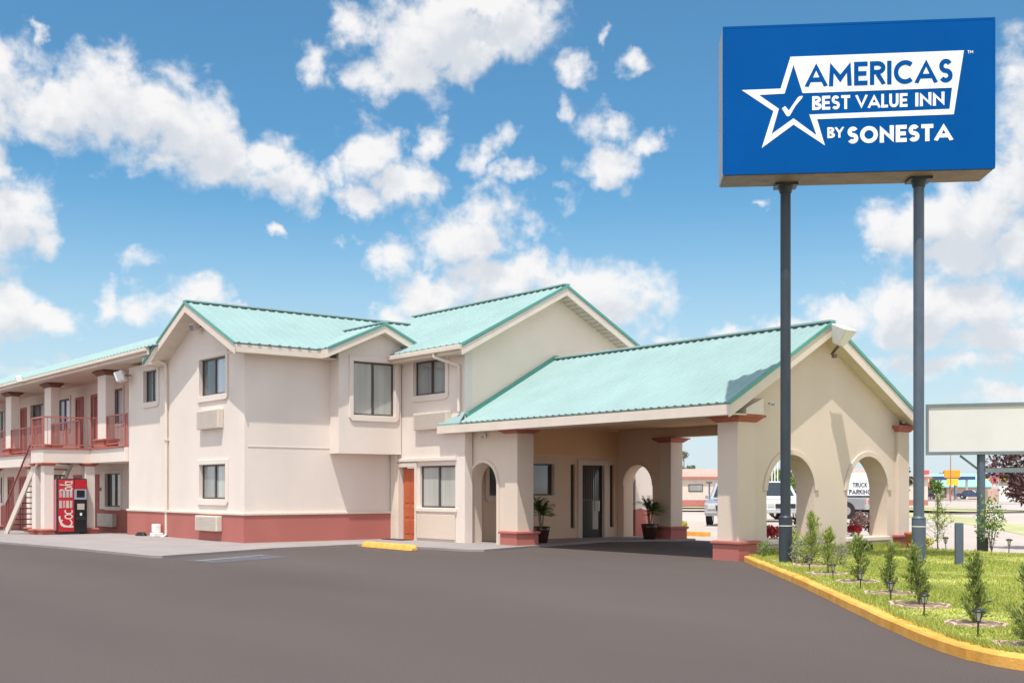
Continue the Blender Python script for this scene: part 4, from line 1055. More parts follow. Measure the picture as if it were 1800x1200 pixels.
# round sage bush and small bushes by the gable
def bush(loc, r, h, seed, label, m, name='bush', n=900, L=(0.03, 0.06), w=(0.012, 0.02), group=None, flowers=None):
    rnd = random.Random(seed); t_ = thing(name, loc, label, 'shrub', group)
    vs, fs = [], []
    lobes = [(rnd.uniform(-.5, .5)*r, rnd.uniform(-.5, .5)*r, rnd.uniform(.35, .8)*h, rnd.uniform(.35, .6)) for _ in range(9)]
    for k in range(n):
        cx, cy, cz, q = rnd.choice(lobes); d = rv(rnd); rad = rnd.uniform(0.55, 1.05)
        p = Vector((cx+d.x*r*q*rad, cy+d.y*r*q*rad, max(0.01, cz+d.z*h*q*0.75*rad)))
        leaf(vs, fs, p, d+rv(rnd)*0.8+Vector((0, 0, .3)), rv(rnd), rnd.uniform(*L), rnd.uniform(*w))
    bw = MB()
    for cx, cy, cz, q in lobes: bw.tube((0, 0, -0.02), (cx, cy, cz), 0.008, 0.003, 5, False)
    bw.build('stems', M['bark'], t_, world=False)
    mesh_obj('foliage', vs, fs, M[m], t_)
    if flowers:
        fm, fn = flowers; vs, fs = [], []
        for k in range(fn):
            cx, cy, cz, q = rnd.choice(lobes); d = rv(rnd); d.z = abs(d.z)
            p = Vector((cx+d.x*r*q*1.05, cy+d.y*r*q*1.05, max(0.02, cz+d.z*h*q*0.8)))
            for j in range(5):
                leaf(vs, fs, p, rv(rnd)+d*0.8, rv(rnd), rnd.uniform(0.035, 0.06), rnd.uniform(0.03, 0.045))
        mesh_obj('blossom', vs, fs, M[fm], t_)
    return t_
bush((-13.85, 17.95, 0.10), 0.36, 0.50, 41, 'round greyish sage bush between the two tallest junipers', 'sage', n=1700, L=(.03, .055), w=(.015, .025))
bush((-15.75, 19.05, 0.10), 0.16, 0.32, 42, 'little yellow green bush at the foot of the portico pier', 'greenleaf', n=380)
bush((-15.75, 22.45, 0.10), 0.28, 0.24, 45, 'low dark shrub beneath the right arch', 'darkleaf', n=700)
bush((-14.75, 18.75, 0.10), 0.24, 0.62, 46, 'feathery yellow green bush behind the foot of the left sign pole', 'juniper_l', n=900, L=(.05, .09), w=(.012, .02))
bush((-13.1, 18.0, 0.10), 0.24, 0.40, 47, 'pale straw green bush behind the second juniper from the pier', 'sage', n=700)
# planters of flowers inside the arches
bush((-17.05, 20.62, 0.36), 0.30, 0.26, 51, 'planting of red flowers behind the left arch', 'darkleaf', 'flower_bed', 160, flowers=('redflower', 260), group='flowers behind the arches')
bush((-17.05, 20.95, 0.36), 0.26, 0.28, 56, 'second tuft of red flowers behind the left arch, nearer its middle', 'darkleaf', 'flower_bed', 160, flowers=('redflower', 220), group='flowers behind the arches')
bush((-17.05, 22.00, 0.34), 0.34, 0.72, 52, 'leafy dark green planting at the right side of the left arch', 'darkleaf', 'flower_bed', 900, L=(.05, .09), w=(.03, .05), group='flowers behind the arches')
bush((-17.05, 23.85, 0.36), 0.26, 0.26, 53, 'clump of red flowers low in the right arch', 'darkleaf', 'flower_bed', 160, flowers=('redflower', 240), group='flowers behind the arches')
bush((-17.10, 24.22, 0.38), 0.30, 0.50, 54, 'clump of pale pink flowers in the middle of the right arch', 'darkleaf', 'flower_bed', 260, flowers=('pinkflower', 260), group='flowers behind the arches')
bush((-17.00, 24.72, 0.36), 0.28, 0.56, 55, 'bright green leafy clump at the right of the right arch', 'greenleaf', 'flower_bed', 900, L=(.05, .09), w=(.03, .05), group='flowers behind the arches')
bed = MB().box(-17.45, -16.90, 19.75, 25.0, -0.05, 0.34); b_ = bed.build('planter_bed', M['concrete'], None, 0.02)
tag(b_, 'low raised planter bed along the inside of the arched gable wall', 'planter')

# terracotta pot with yellow flowers
def pot(mb, c, r0, r1, h):
    mb.lathe([(0.0, 0.0), (r0, 0.0), (r1*0.93, h*0.82), (r1*1.06, h*0.82), (r1*1.06, h), (r1*0.9, h), (r1*0.85, h*0.9), (0.0, h*0.88)], c, 24); return mb
o = pot(MB(), (-15.72, 24.42, 0.10), 0.13, 0.20, 0.40).build('flower_pot', M['terracotta'])
tag(o, 'terracotta pot beside the right pier of the gable', 'flower pot')
bush((-15.0, 23.75, 0.10), 0.20, 0.28, 61, 'small plant with yellow flowers in front of the terracotta pot', 'greenleaf', 'flowering_plant', 420, flowers=('yellowflower', 70))
bush((-28.0, 29.6, 0.0), 0.22, 0.36, 62, 'tiny yellow flowering plant on the paving beyond the drive', 'greenleaf', 'flowering_plant', 250, flowers=('yellowflower', 80))

# potted palms
def potted_palm(loc, seed, label, s=1.0):
    rnd = random.Random(seed); t_ = thing('potted_palm', loc, label, 'potted palm', 'potted palms at the entrance')
    po = MB().lathe([(0.0, 0.0), (0.15*s, 0.0), (0.21*s, 0.30*s), (0.225*s, 0.40*s), (0.20*s, 0.40*s), (0.185*s, 0.36*s), (0.0, 0.35*s)], (0, 0, 0), 24).build('pot', M['potbrown'], t_, world=False)
    st_ = MB()
    tops = []
    for k in range(3):
        a = k*2.1+0.4; tp = Vector((0.07*math.cos(a), 0.07*math.sin(a), 0.66+0.08*k))*s
        st_.tube((0.03*math.cos(a), 0.03*math.sin(a), 0.34*s), tuple(tp), 0.022*s, 0.016*s, 8); tops.append(tp)
    st_.build('stem', M['palebark'], t_, world=False)
    vs, fs = [], []
    for k in range(58):
        tp = rnd.choice(tops); a = rnd.uniform(0, 2*PI); el = rnd.uniform(0.25, 1.35); L = rnd.uniform(0.34, 0.52)*s
        d = Vector((math.cos(a)*math.cos(el), math.sin(a)*math.cos(el), math.sin(el)))
        pts = [tp + d*L*t + Vector((0, 0, -0.36*L*t*t)) for t in [i/12 for i in range(13)]]
        for i in range(12):
            q = pts[i]; fd = (pts[i+1]-q).normalized(); sd = fd.cross(Z).normalized()
            ll = 0.20*s*math.sin(PI*(0.12+0.8*i/12))
            for sg in (-1, 1):
                leaf(vs, fs, q, fd*0.9+sd*sg+Vector((0, 0, -0.25)), Vector((0, 0, 1)), ll*rnd.uniform(.8, 1.15), 0.026*s)
    mesh_obj('fronds', vs, fs, M['palm'], t_)
    return t_
potted_palm((-24.30, 20.12, 0.055), 71, 'potted palm in a brown pot beside the left column of the entrance', 1.12)
potted_palm((-24.20, 24.15, 0.055), 72, 'potted palm in a brown pot beside the far arch of the entrance', 1.12)

# garden lights
def path_light():
    t_ = thing('garden_light', (0, 0, 0), '', 'garden light', 'black garden lights along the yellow kerb')
    MB().tube((0, 0, -0.05), (0, 0, 0.20), 0.011, n=8).build('stake', M['black'], t_, world=False)
    lp = MB().lathe([(0.025, 0.20), (0.045, 0.30)], (0, 0, 0), 8, False).build('lens', M['lampglass'], t_, world=False)
    cg = MB()
    for k in range(4): a = k*PI/2+.4; cg.bar((0.028*math.cos(a), 0.028*math.sin(a), 0.195), (0.05*math.cos(a), 0.05*math.sin(a), 0.305), 0.007, 0.007)
    cg.lathe([(0, 0.185), (0.032, 0.185), (0.032, 0.20), (0, 0.20)], (0, 0, 0), 8)
    cg.build('cage', M['black'], t_, world=False)
    MB().lathe([(0.0, 0.30), (0.078, 0.30), (0.078, 0.312), (0.055, 0.335), (0.0, 0.345)], (0, 0, 0), 16).build('cap', M['black'], t_, world=False)
    return t_
lights = [(-13.92, 17.72, 'garden light nearest the left sign pole'), (-12.40, 16.18, 'second garden light from the portico pier'), (-11.14, 15.12, 'third garden light from the portico pier'), (-9.81, 13.94, 'fourth garden light from the portico pier'),
          (-8.47, 12.66, 'garden light between the wispy juniper and the leaning juniper'), (-7.28, 11.51, 'garden light just right of the leaning juniper'), (-5.94, 10.29, 'nearest garden light, right of the pointed juniper'),
          (-14.75, 24.2, 'garden light at the far lawn edge beside the blank sign post'), (-13.3, 24.3, 'lone garden light at the far right lawn edge')]
pl0 = path_light()
for i, (x, y, lb) in enumerate(lights):
    o = pl0 if i == 0 else copy_tree(pl0)
    o.location = (x, y, 0.10); o['label'] = lb; o.rotation_euler = (0.03*math.sin(i*2.1), 0.03*math.cos(i*1.7), i*0.7)
    s_ = [0.62, 0.70, 0.72, 0.76, 0.78, 0.76, 0.80, 0.95, 0.95][i]; o.scale = (s_, s_, s_)

# shrubs at the far lawn edge
juniper((-15.05, 24.35, 0.10), 1.25, 0.85, 81, 'sparse open conifer behind the short steel post', 'juniper', 900, group='shrubs at the far lawn edge')
bush((-13.95, 24.75, 0.10), 0.34, 1.15, 82, 'loose light green shrub right of the blank sign post', 'greenleaf', n=520, L=(.05, .1), w=(.03, .05), group='shrubs at the far lawn edge')

def tree(loc, h, r, seed, label, m, trunk_h, name='tree', n=2600, L=(0.10, 0.20), w=(0.06, 0.11), group=None, oblate=0.8, tr=0.09, nlobe=16):
    rnd = random.Random(seed); t_ = thing(name, loc, label, 'tree', group)
    tk = MB(); tk.tube((0, 0, -0.1), (0.03*h, 0, trunk_h), tr, tr*0.7, 9)
    lobes = []
    for k in range(nlobe):
        d = rv(rnd); c = Vector((d.x*r*0.72, d.y*r*0.72, trunk_h + (h-trunk_h)*0.5 + d.z*(h-trunk_h)*0.36))
        lobes.append((c, rnd.uniform(0.22, 0.42)*r)); tk.tube((0.03*h, 0, trunk_h*rnd.uniform(.8, 1)), tuple(c), tr*0.45, tr*0.12, 6, False)
    tk.build('trunk', M['bark'], t_, world=False)
    vs, fs = [], []
    for k in range(n):
        c, q = rnd.choice(lobes); d = rv(rnd); p = c + Vector((d.x, d.y, d.z*oblate))*q*rnd.uniform(0.3, 1.1)
        leaf(vs, fs, p, d+rv(rnd), rv(rnd), rnd.uniform(*L), rnd.uniform(*w))
    mesh_obj('crown', vs, fs, M[m], t_)
    return t_
tree(W(13.35, 29.6), 3.0, 1.25, 91, 'purple leaved tree behind the right end of the blank sign', 'purpleleaf', 1.25, 'purple_leaf_tree', 4200, (.09, .16), (.05, .09))
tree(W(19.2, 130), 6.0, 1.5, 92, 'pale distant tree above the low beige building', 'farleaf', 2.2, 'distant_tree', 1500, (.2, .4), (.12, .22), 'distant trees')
tree(W(23.0, 100), 3.2, 1.6, 93, 'distant green tree seen through the left arch', 'greenleaf', 0.9, 'distant_tree', 1500, (.2, .4), (.12, .2), 'distant trees')
tree(W(26.6, 110), 2.9, 2.2, 97, 'low distant green tree behind the parked van', 'greenleaf', 0.8, 'distant_tree', 1500, (.2, .4), (.12, .2), 'distant trees')
tree(W(69.0, 192), 3.4, 1.7, 94, 'dark green tree left of the yellow roadside sign', 'greenleaf', 0.5, 'distant_tree', 1500, (.3, .6), (.2, .35), 'distant trees')
tree(W(30.1, 89), 3.8, 0.5, 95, 'dark spindly tree beyond the right pier', 'darkleaf', 1.0, 'distant_tree', 700, (.12, .25), (.08, .14), 'distant trees')
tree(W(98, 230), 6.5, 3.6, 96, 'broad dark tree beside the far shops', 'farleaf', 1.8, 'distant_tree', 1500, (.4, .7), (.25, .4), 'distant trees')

# ================================================================== VEHICLES
def vehicle(kind, paint, label, name, group=None, cat=None):
    """x forward, length along x; body lofted from stations"""
    t_ = thing(name, (0, 0, 0), label, cat or {'pickup': 'pickup truck', 'van': 'van', 'car': 'car'}[kind], group)
    if kind == 'pickup':
        L, Wd, wheel_r, wb = 5.5, 1.95, 0.39, 3.6
        low = [(-2.75, .55), (-2.75, 1.08), (-0.55, 1.10), (1.2, 1.12), (2.45, 1.04), (2.72, .92), (2.75, .45), (-2.7, .45)]
        cab = [(-0.60, 1.09), (-0.45, 1.78), (0.55, 1.80), (1.30, 1.11)]
    elif kind == 'van':
        L, Wd, wheel_r, wb = 5.0, 1.98, 0.37, 3.1
        low = [(-2.5, .45), (-2.5, 1.10), (1.2, 1.14), (2.30, 1.02), (2.48, .85), (2.50, .42), (-2.45, .42)]
        cab = [(-2.46, 1.08), (-2.32, 1.86), (0.50, 1.90), (1.35, 1.13)]
    else:
        L, Wd, wheel_r, wb = 4.5, 1.76, 0.32, 2.65
        low = [(-2.2, .42), (-2.25, .88), (-1.3, .95), (0.9, .96), (2.0, .80), (2.22, .62), (2.22, .35), (-2.15, .35)]
        cab = [(-1.55, .93), (-0.95, 1.40), (0.25, 1.43), (1.05, .94)]
    hw = Wd/2
    bd = MB(); bd.plate(low, [], (0, -hw, 0), X, Z, -Y, -0.0 - Wd) if False else bd.plate(low, [], (0, -hw, 0), X, Z, -Y, Wd)
    body = bd.build('body', M[paint], t_, 0.05, world=False)
    cb = MB(); n = len(cab); ins = 0.16
    vs = [(x, -hw+(0.02 if z < 1.2 and z < cab[1][1]-.2 else ins), z) for x, z in cab] + [(x, hw-(0.02 if z < 1.2 and z < cab[1][1]-.2 else ins), z) for x, z in cab]
    cb.add(vs, [(0, 1, 2, 3), (7, 6, 5, 4), (0, 4, 5, 1), (1, 5, 6, 2), (2, 6, 7, 3)])
    cb.build('cabin', M[paint], t_, 0.04, world=False)
    # glass: windscreen, rear, sides set just proud of the cabin
    def lerp3(a, b, t): return Vector(a).lerp(Vector(b), t)
    def pane(a, b, c, d, name='window'):
        q = [Vector(v) for v in (a, b, c, d)]; cen = sum(q, Vector())/4
        q = [cen+(v-cen)*0.84 for v in q]; nn = (q[1]-q[0]).cross(q[3]-q[0]).normalized()
        if nn.dot(cen-Vector((0.0, 0, 1.2))) < 0: nn = -nn
        mb = MB(); vs_ = [v+nn*0.012 for v in q]+[v-nn*0.01 for v in q]
        mb.add(vs_, [(0, 1, 2, 3), (7, 6, 5, 4), (0, 4, 5, 1), (1, 5, 6, 2), (2, 6, 7, 3), (3, 7, 4, 0)]); mb.build(name, M['carglass'], t_, world=False)
    pane(vs[2], vs[6], vs[7], vs[3], 'windscreen'); pane(vs[0], vs[4], vs[5], vs[1], 'rear_window')
    for s in (0, 4):
        mid_t = lerp3(vs[s+1], vs[s+2], .5); mid_b = lerp3(vs[s], vs[s+3], .48)
        pane(vs[s+0], mid_b, mid_t, vs[s+1]); pane(mid_b, vs[s+3], vs[s+2], mid_t)
    if kind == 'pickup':
        MB().box(-2.62, -0.68, -hw+.1, hw-.1, 1.085, 1.108).build('bed', M['black'], t_, world=False)
    xe = max(x for x, z in low)
    MB().box(xe-.03, xe+.025, -0.48, 0.48, .62, .84).build('grille', M['black'], t_, 0.01, world=False)
    MB().box(xe-.12, xe+.07, -hw+.03, hw-.03, .40, .56).build('bumper', M['chrome' if kind != 'car' else paint], t_, 0.03, world=False)
    xr = min(x for x, z in low)
    MB().box(xr-.07, xr+.12, -hw+.03, hw-.03, .45, .60).build('bumper', M['chrome' if kind != 'car' else paint], t_, 0.03, world=False)
    for s in (-1, 1):
        MB().box(xe-.08, xe+.02, s*(hw-.30)-.16, s*(hw-.30)+.16, .68, .86).build('headlight', M['lampglass'], t_, 0.015, world=False)
        MB().box(xr-.02, xr+.06, s*(hw-.16)-.08, s*(hw-.16)+.08, .72, 1.0).build('tail_light', M['signred'], t_, 0.01, world=False)
        MB().box(cab[3][0]-.25, cab[3][0]-.1, s*(hw+.1)-.09, s*(hw+.1)+.09, 1.1, 1.26).build('mirror', M[paint], t_, 0.02, world=False)
        for xw in (-wb/2, wb/2):
            c = (xw, s*(hw-0.10), wheel_r)
            wh_ = MB().tube((c[0], c[1]-.12, c[2]), (c[0], c[1]+.12, c[2]), wheel_r, n=22).build('wheel', M['tyre'], t_, 0.02, world=False)
            MB().tube((c[0], c[1]-.128, c[2]), (c[0], c[1]+.128, c[2]), wheel_r*.6, n=16).build('rim', M['chrome'], wh_, world=False)
            MB().tube((c[0], s*(hw-.02), c[2]+.02), (c[0], s*(hw+.004), c[2]+.02), wheel_r*1.18, n=22).build('wheel_arch', M['black'], wh_, world=False)
    return t_
def face_cam(r, f, extra=0.0):
    """heading that points the vehicle's nose back along the ground towards the lot"""
    v = W(-r, -f); return math.atan2(v.y, v.x)+extra
def place(o, r, f, rz): o.location = W(r, f); o.rotation_euler = (0, 0, rz); return o
place(vehicle('pickup', 'silver', 'silver pickup truck parked beyond the covered drive left of the gable pier', 'parked_pickup'), 9.80, 51.0, face_cam(9.8, 51, -0.12))
place(vehicle('van', 'carwhite', 'white van parked nose forward, seen through the left arch', 'parked_van'), 12.6, 57.0, face_cam(12.6, 57, 0.30))
place(vehicle('pickup', 'cargrey', 'grey pickup truck standing behind the truck parking sign', 'parked_pickup'), 16.2, 62.5, face_cam(16, 62, PI/2+PI-0.15))
cs = [('cardark', 66.0, 186, 0.4, 'dark maroon car in the far row left of the yellow sign'), ('carblue', 75.0, 190, 1.4, 'dark blue car in the far row right of the yellow sign'), ('cardark', 79.5, 192, 1.1, 'maroon car in the far row at the teal roofed shop'), ('carwhite', 73.0, 176, 1.6, 'small white car in the far row below the yellow sign')]
for pm, r, f, a, lb in cs: place(vehicle('car', pm, lb, 'parked_car', 'cars in the far parking row'), r, f, face_cam(r, f, a))

# ================================================================== FAR SURROUNDINGS
RV, FV = W(1, 0), W(0, 1)
def rbox(mb, r0, r1, f0, f1, z0, z1): return mb.obox(W((r0+r1)/2, (f0+f1)/2, (z0+z1)/2), RV*(r1-r0)/2, FV*(f1-f0)/2, Z*(z1-z0)/2)
def far_building(r0, r1, f, depth, h, wallm, roofm, label, name='low_building', nwin=3, winz=(1.2, 2.2), overhang=0.5, roofh=0.35, cat='building', door=True, gable=0.0):
    t_ = thing(name, tuple(W((r0+r1)/2, f)), label, cat)
    rbox(MB(), r0, r1, f, f+depth, -0.1, h).build('wall', M[wallm], t_)
    rr = MB()
    rbox(rr, r0-overhang, r1+overhang, f-overhang, f+depth+overhang, h, h+roofh)
    if gable:
        a, b, c_, d_ = W(r0-overhang, f-overhang, h+roofh), W(r1+overhang, f-overhang, h+roofh), W(r1, f+depth/2, h+roofh+gable), W(r0, f+depth/2, h+roofh+gable)
        e_, g_ = W(r1+overhang, f+depth+overhang, h+roofh), W(r0-overhang, f+depth+overhang, h+roofh)
        rr.add([a, b, c_, d_, e_, g_], [(0, 1, 2, 3), (3, 2, 4, 5), (0, 3, 5), (1, 4, 2)])
    rr.build('roof', M[roofm], t_)
    for k in range(nwin):
        c = r0 + (r1-r0)*(k+0.7)/(nwin+0.4); ww = min(1.4, (r1-r0)/nwin*0.45)
        wo = rbox(MB(), c-ww/2, c+ww/2, f-0.04, f-0.001, *winz).build('window', M['bronze'], t_)
        rbox(MB(), c-ww/2+.08, c+ww/2-.08, f-0.06, f-0.041, winz[0]+.08, winz[1]-.08).build('pane', M['glass_grey'], wo)
    if door:
        c = r0+(r1-r0)*0.2; rbox(MB(), c-.5, c+.5, f-0.05, f-0.001, 0, 2.1).build('door', M['bronze'], t_)
    return t_
ob = far_building(11, 40, 112, 14, 2.55, 'palewall', 'redband', 'long low beige building with a red eave band beyond the covered drive', nwin=7, winz=(1.3, 2.0), roofh=0.2, overhang=0.3, door=False)
rbox(MB(), 11.5, 38, 113, 125, 2.76, 3.5).build('parapet', M['palewall'], ob)
rbox(MB(), 11, 40, 111.95, 111.999, -0.1, 0.5).build('base_band', M['redband'], ob)
rbox(MB(), 18.6, 22, 111.2, 111.9, 0.0, 0.35).build('step', M['shopwall'], ob)
sp_ = MB().tube(W(18.3, 108, -0.1), W(18.3, 108, 2.1), 0.07).obox(W(18.3, 108, 2.15), RV*0.25, FV*0.15, Z*0.08).build('lamp_post', M['steel'])
tag(sp_, 'short lamp post before the long low beige building', 'lamp post')
far_building(36, 50, 150, 12, 3.0, 'palewall', 'white', 'white flat roofed building seen behind the truck parking sign', nwin=4, roofh=0.6)
far_building(70.5, 74.5, 205, 8, 2.3, 'shopwall', 'palewall', 'small tan shop left of the yellow roadside sign', nwin=2, winz=(.8, 1.8))
far_building(77.5, 88.5, 215, 10, 1.9, 'shopwall', 'tealroof', 'teal roofed shop behind the blank sign post', nwin=4, winz=(.5, 1.4), gable=2.4, roofh=0.2)
far_building(90.5, 99, 226, 10, 3.4, 'palewall', 'signyellow', 'pale shop with a yellow eave beyond the storage container', nwin=3, roofh=0.3)
far_building(55, 66, 230, 12, 2.6, 'palewall', 'redband', 'beige building with a red roof band left of the tall signs', nwin=4, gable=1.2)
for k in range(6):
    pass
# filling station canopy
def canopy(r0, r1, f, h, m, label, stripe=None):
    t_ = thing('station_canopy', tuple(W((r0+r1)/2, f)), label, 'canopy')
    rbox(MB(), r0, r1, f, f+7, h, h+0.55).build('roof', M[m], t_)
    if stripe: rbox(MB(), r0-.02, r1+.02, f-.03, f-.001, h+.30, h+.50).build('stripe', M[stripe], t_)
    for r in (r0+1, r1-1):
        for ff in (f+1.2, f+5.8): rbox(MB(), r-.15, r+.15, ff-.15, ff+.15, -0.1, h-.002).build('post', M['white'], t_)
    return t_
canopy(70.8, 77.6, 195, 3.15, 'navy', 'dark blue filling station canopy behind the yellow sign')
canopy(92.5, 97.6, 223, 4.1, 'navy', 'blue canopy with a red stripe beside the purple leaved tree', 'signred')
# yellow roadside sign
ys = thing('roadside_sign', tuple(W(67.8, 180)), 'roadside sign with an orange panel over a yellow panel', 'sign')
rbox(MB(), 66.8, 69.2, 179.8, 180.1, 3.35, 4.5).build('upper_panel', M['signorange'], ys); rbox(MB(), 67.2, 68.9, 179.8, 180.1, 2.15, 3.2).build('lower_panel', M['signyellow'], ys)
for r in (67.75, 68.45): MB().tube(W(r, 180.1, -0.1), W(r, 180.1, 4.4), 0.09).build('post', M['steel'], ys)
pp = thing('light_pole', tuple(W(56.5, 150)), 'thin tall reddish pole crossing the yellow roadside sign', 'pole')
MB().tube(W(56.5, 150, -0.1), W(56.5, 150, 6.6), 0.07, 0.05).build('shaft', M['redtrim'], pp); MB().bar(W(56.4, 150, 6.55), W(57.5, 150, 6.75), 0.1, 0.08).build('arm', M['redtrim'], pp)
rs = thing('vertical_sign', tuple(W(57, 160)), 'narrow red and pink roadside sign just right of the tall sign pole', 'sign')
rbox(MB(), 56.55, 57.3, 159.9, 160.05, 3.55, 4.15).build('top_panel', M['signred'], rs); rbox(MB(), 56.55, 57.3, 159.9, 160.05, 2.5, 3.5).build('middle_panel', M['signpink'], rs); rbox(MB(), 56.55, 57.3, 159.9, 160.05, 1.9, 2.45).build('bottom_panel', M['signred'], rs)
MB().tube(W(56.9, 160.1, -0.1), W(56.9, 160.1, 4.1), 0.09).build('post', M['white'], rs)
ss = thing('star_sign', tuple(W(79.5, 192)), 'red star shaped roadside sign on a pole near the storage container', 'sign')
stp = [(math.sin(PI*k/5)*(0.85 if k % 2 == 0 else 0.42), math.cos(PI*k/5)*(0.85 if k % 2 == 0 else 0.42)) for k in range(10)]
MB().plate(stp, [], W(79.5, 192, 3.1), RV, Z, -FV, 0.15).build('star_panel', M['signred'], ss); rbox(MB(), 79.25, 79.75, 192.0, 192.3, -0.1, 2.4).build('post', M['signpink'], ss); MB().tube(W(79.55, 192.5, 0), W(79.55, 192.5, 5.5), 0.06).build('mast', M['steel'], ss)
# storage container
sc_ = thing('storage_container', tuple(W(69, 150)), 'white storage container on the far side of the street', 'container')
rbox(MB(), 62.8, 72.5, 150, 152.6, 0.0, 1.95).build('body', M['white'], sc_, 0.03)
for k in range(9): rbox(MB(), 63.6+k*1.0, 63.68+k*1.0, 149.95, 149.999, 0.1, 1.85).build('rib', M['blankface'], sc_)
rbox(MB(), 61.4, 62.79, 150.2, 152.4, 0.0, 1.6).build('end_box', M['shopwall'], sc_)
# utility poles far off and flagpoles
for i, (r, f, h, lb) in enumerate(((73.2, 240, 9.0, 'utility pole farthest left behind the filling station'), (108.5, 260, 10.5, 'utility pole right of the blank sign post'), (102.0, 236, 9.5, 'utility pole beside the yellow eaved shop'), (84.5, 228, 8.5, 'utility pole above the teal shop roof'), (89.0, 232, 7.5, 'utility pole just left of the blank sign post'))):
    t_ = thing('utility_pole', tuple(W(r, f)), lb, 'pole', 'utility poles in the distance')
    MB().tube(W(r, f, -0.2), W(r, f, h*0.6), 0.12, 0.08).build('shaft', M['bark'], t_); MB().bar(W(r-0.9, f, h*0.55), W(r+0.9, f, h*0.55), 0.1, 0.12).build('crossarm', M['bark'], t_)
for i, (px, lb) in enumerate(((1357, 'leftmost white flagpole seen through the left arch'), (1362, 'middle white flagpole seen through the left arch'), (1367, 'rightmost white flagpole seen through the left arch'))):
    f = 85; r = (px-900)/2047*f
    t_ = thing('flagpole', tuple(W(r, f)), lb, 'flagpole', 'white flagpoles beyond the arches')
    MB().tube(W(r, f, -0.1), W(r, f, 4.2), 0.05, 0.035).build('shaft', M['white'], t_); MB().lathe([(0, 4.2), (.07, 4.26), (0, 4.33)], W(r, f), 8).build('finial', M['white'], t_)
# TRUCK PARKING sign
tk_ = thing('truck_parking_sign', tuple(W(19.3, 64)), 'white sign reading TRUCK PARKING seen through the right arch', 'sign')
TR, TF = 18.45, 64.0
rbox(MB(), TR, TR+1.55, TF, TF+0.12, 1.16, 2.42).build('panel', M['signwhite'], tk_, 0.02)
rbox(MB(), TR-0.05, TR+1.60, TF-0.01, TF+0.13, 1.04, 1.155).build('rail', M['black'], tk_)
for r in (TR+0.62, ): rbox(MB(), r-.04, r+.04, TF+0.13, TF+0.2, -0.1, 2.3).build('post', M['black'], tk_)
def flattext(txt, s, u0, u1, zb, cap):
    out, w = text2d(txt, s); mb = MB()
    for i, (o2, hs) in enumerate(out):
        q = lambda p: (u0+(u1-u0)*p[0]/w, zb+cap*p[1])
        mb.plate([q(p) for p in o2], [[q(p) for p in h] for h in hs], W(0, TF-0.001-0.004-0.0004*(i % 5)), RV, Z, -FV, 0.004)
    return mb.build('lettering', M['black'], tk_)
flattext('TRUCK', .22, TR+0.28, TR+1.06, 1.62, 0.26); flattext('PARKING', .22, TR+0.08, TR+1.28, 1.24, 0.26)
# ================================================================== SKY, SUN, CAMERA
EL = math.radians(67.5)
to_sun = (W(-0.25, -0.97).normalized()*math.cos(EL) + Z*math.sin(EL)).normalized()
wd = bpy.data.worlds.new('World'); bpy.context.scene.world = wd; wd.use_nodes = True
nt = wd.node_tree; L = nt.links.new; bg = nt.nodes['Background']
sky = nt.nodes.new('ShaderNodeTexSky'); sky.sky_type = 'NISHITA'; sky.sun_disc = False
sky.sun_elevation = EL; sky.sun_rotation = math.atan2(to_sun.x, to_sun.y)
sky.air_density = 1.0; sky.dust_density = 0.6; sky.ozone_density = 2.2
tc = nt.nodes.new('ShaderNodeTexCoord')
def node(t, **k):
    n = nt.nodes.new(t)
    for a, b in k.items(): setattr(n, a, b)
    return n
def mathn(op, a, b=None, c=None, clamp=False):
    n = node('ShaderNodeMath', operation=op); n.use_clamp = clamp
    for i, v in enumerate((a, b, c)):
        if v is None: continue
        if isinstance(v, (int, float)): n.inputs[i].default_value = v
        else: L(v, n.inputs[i])
    return n.outputs[0]
def vdot(v, c):
    n = node('ShaderNodeVectorMath', operation='DOT_PRODUCT'); L(v, n.inputs[0]); n.inputs[1].default_value = c; return n.outputs['Value']
D = tc.outputs['Generated']
az = mathn('ARCTAN2', vdot(D, (RX, RY, 0)), vdot(D, (FX, FY, 0)))
sep = node('ShaderNodeSeparateXYZ'); L(D, sep.inputs[0])
el = mathn('ARCSINE', sep.outputs['Z'])
cmb = node('ShaderNodeCombineXYZ'); L(az, cmb.inputs[0]); L(el, cmb.inputs[1])
P0 = cmb.outputs[0]
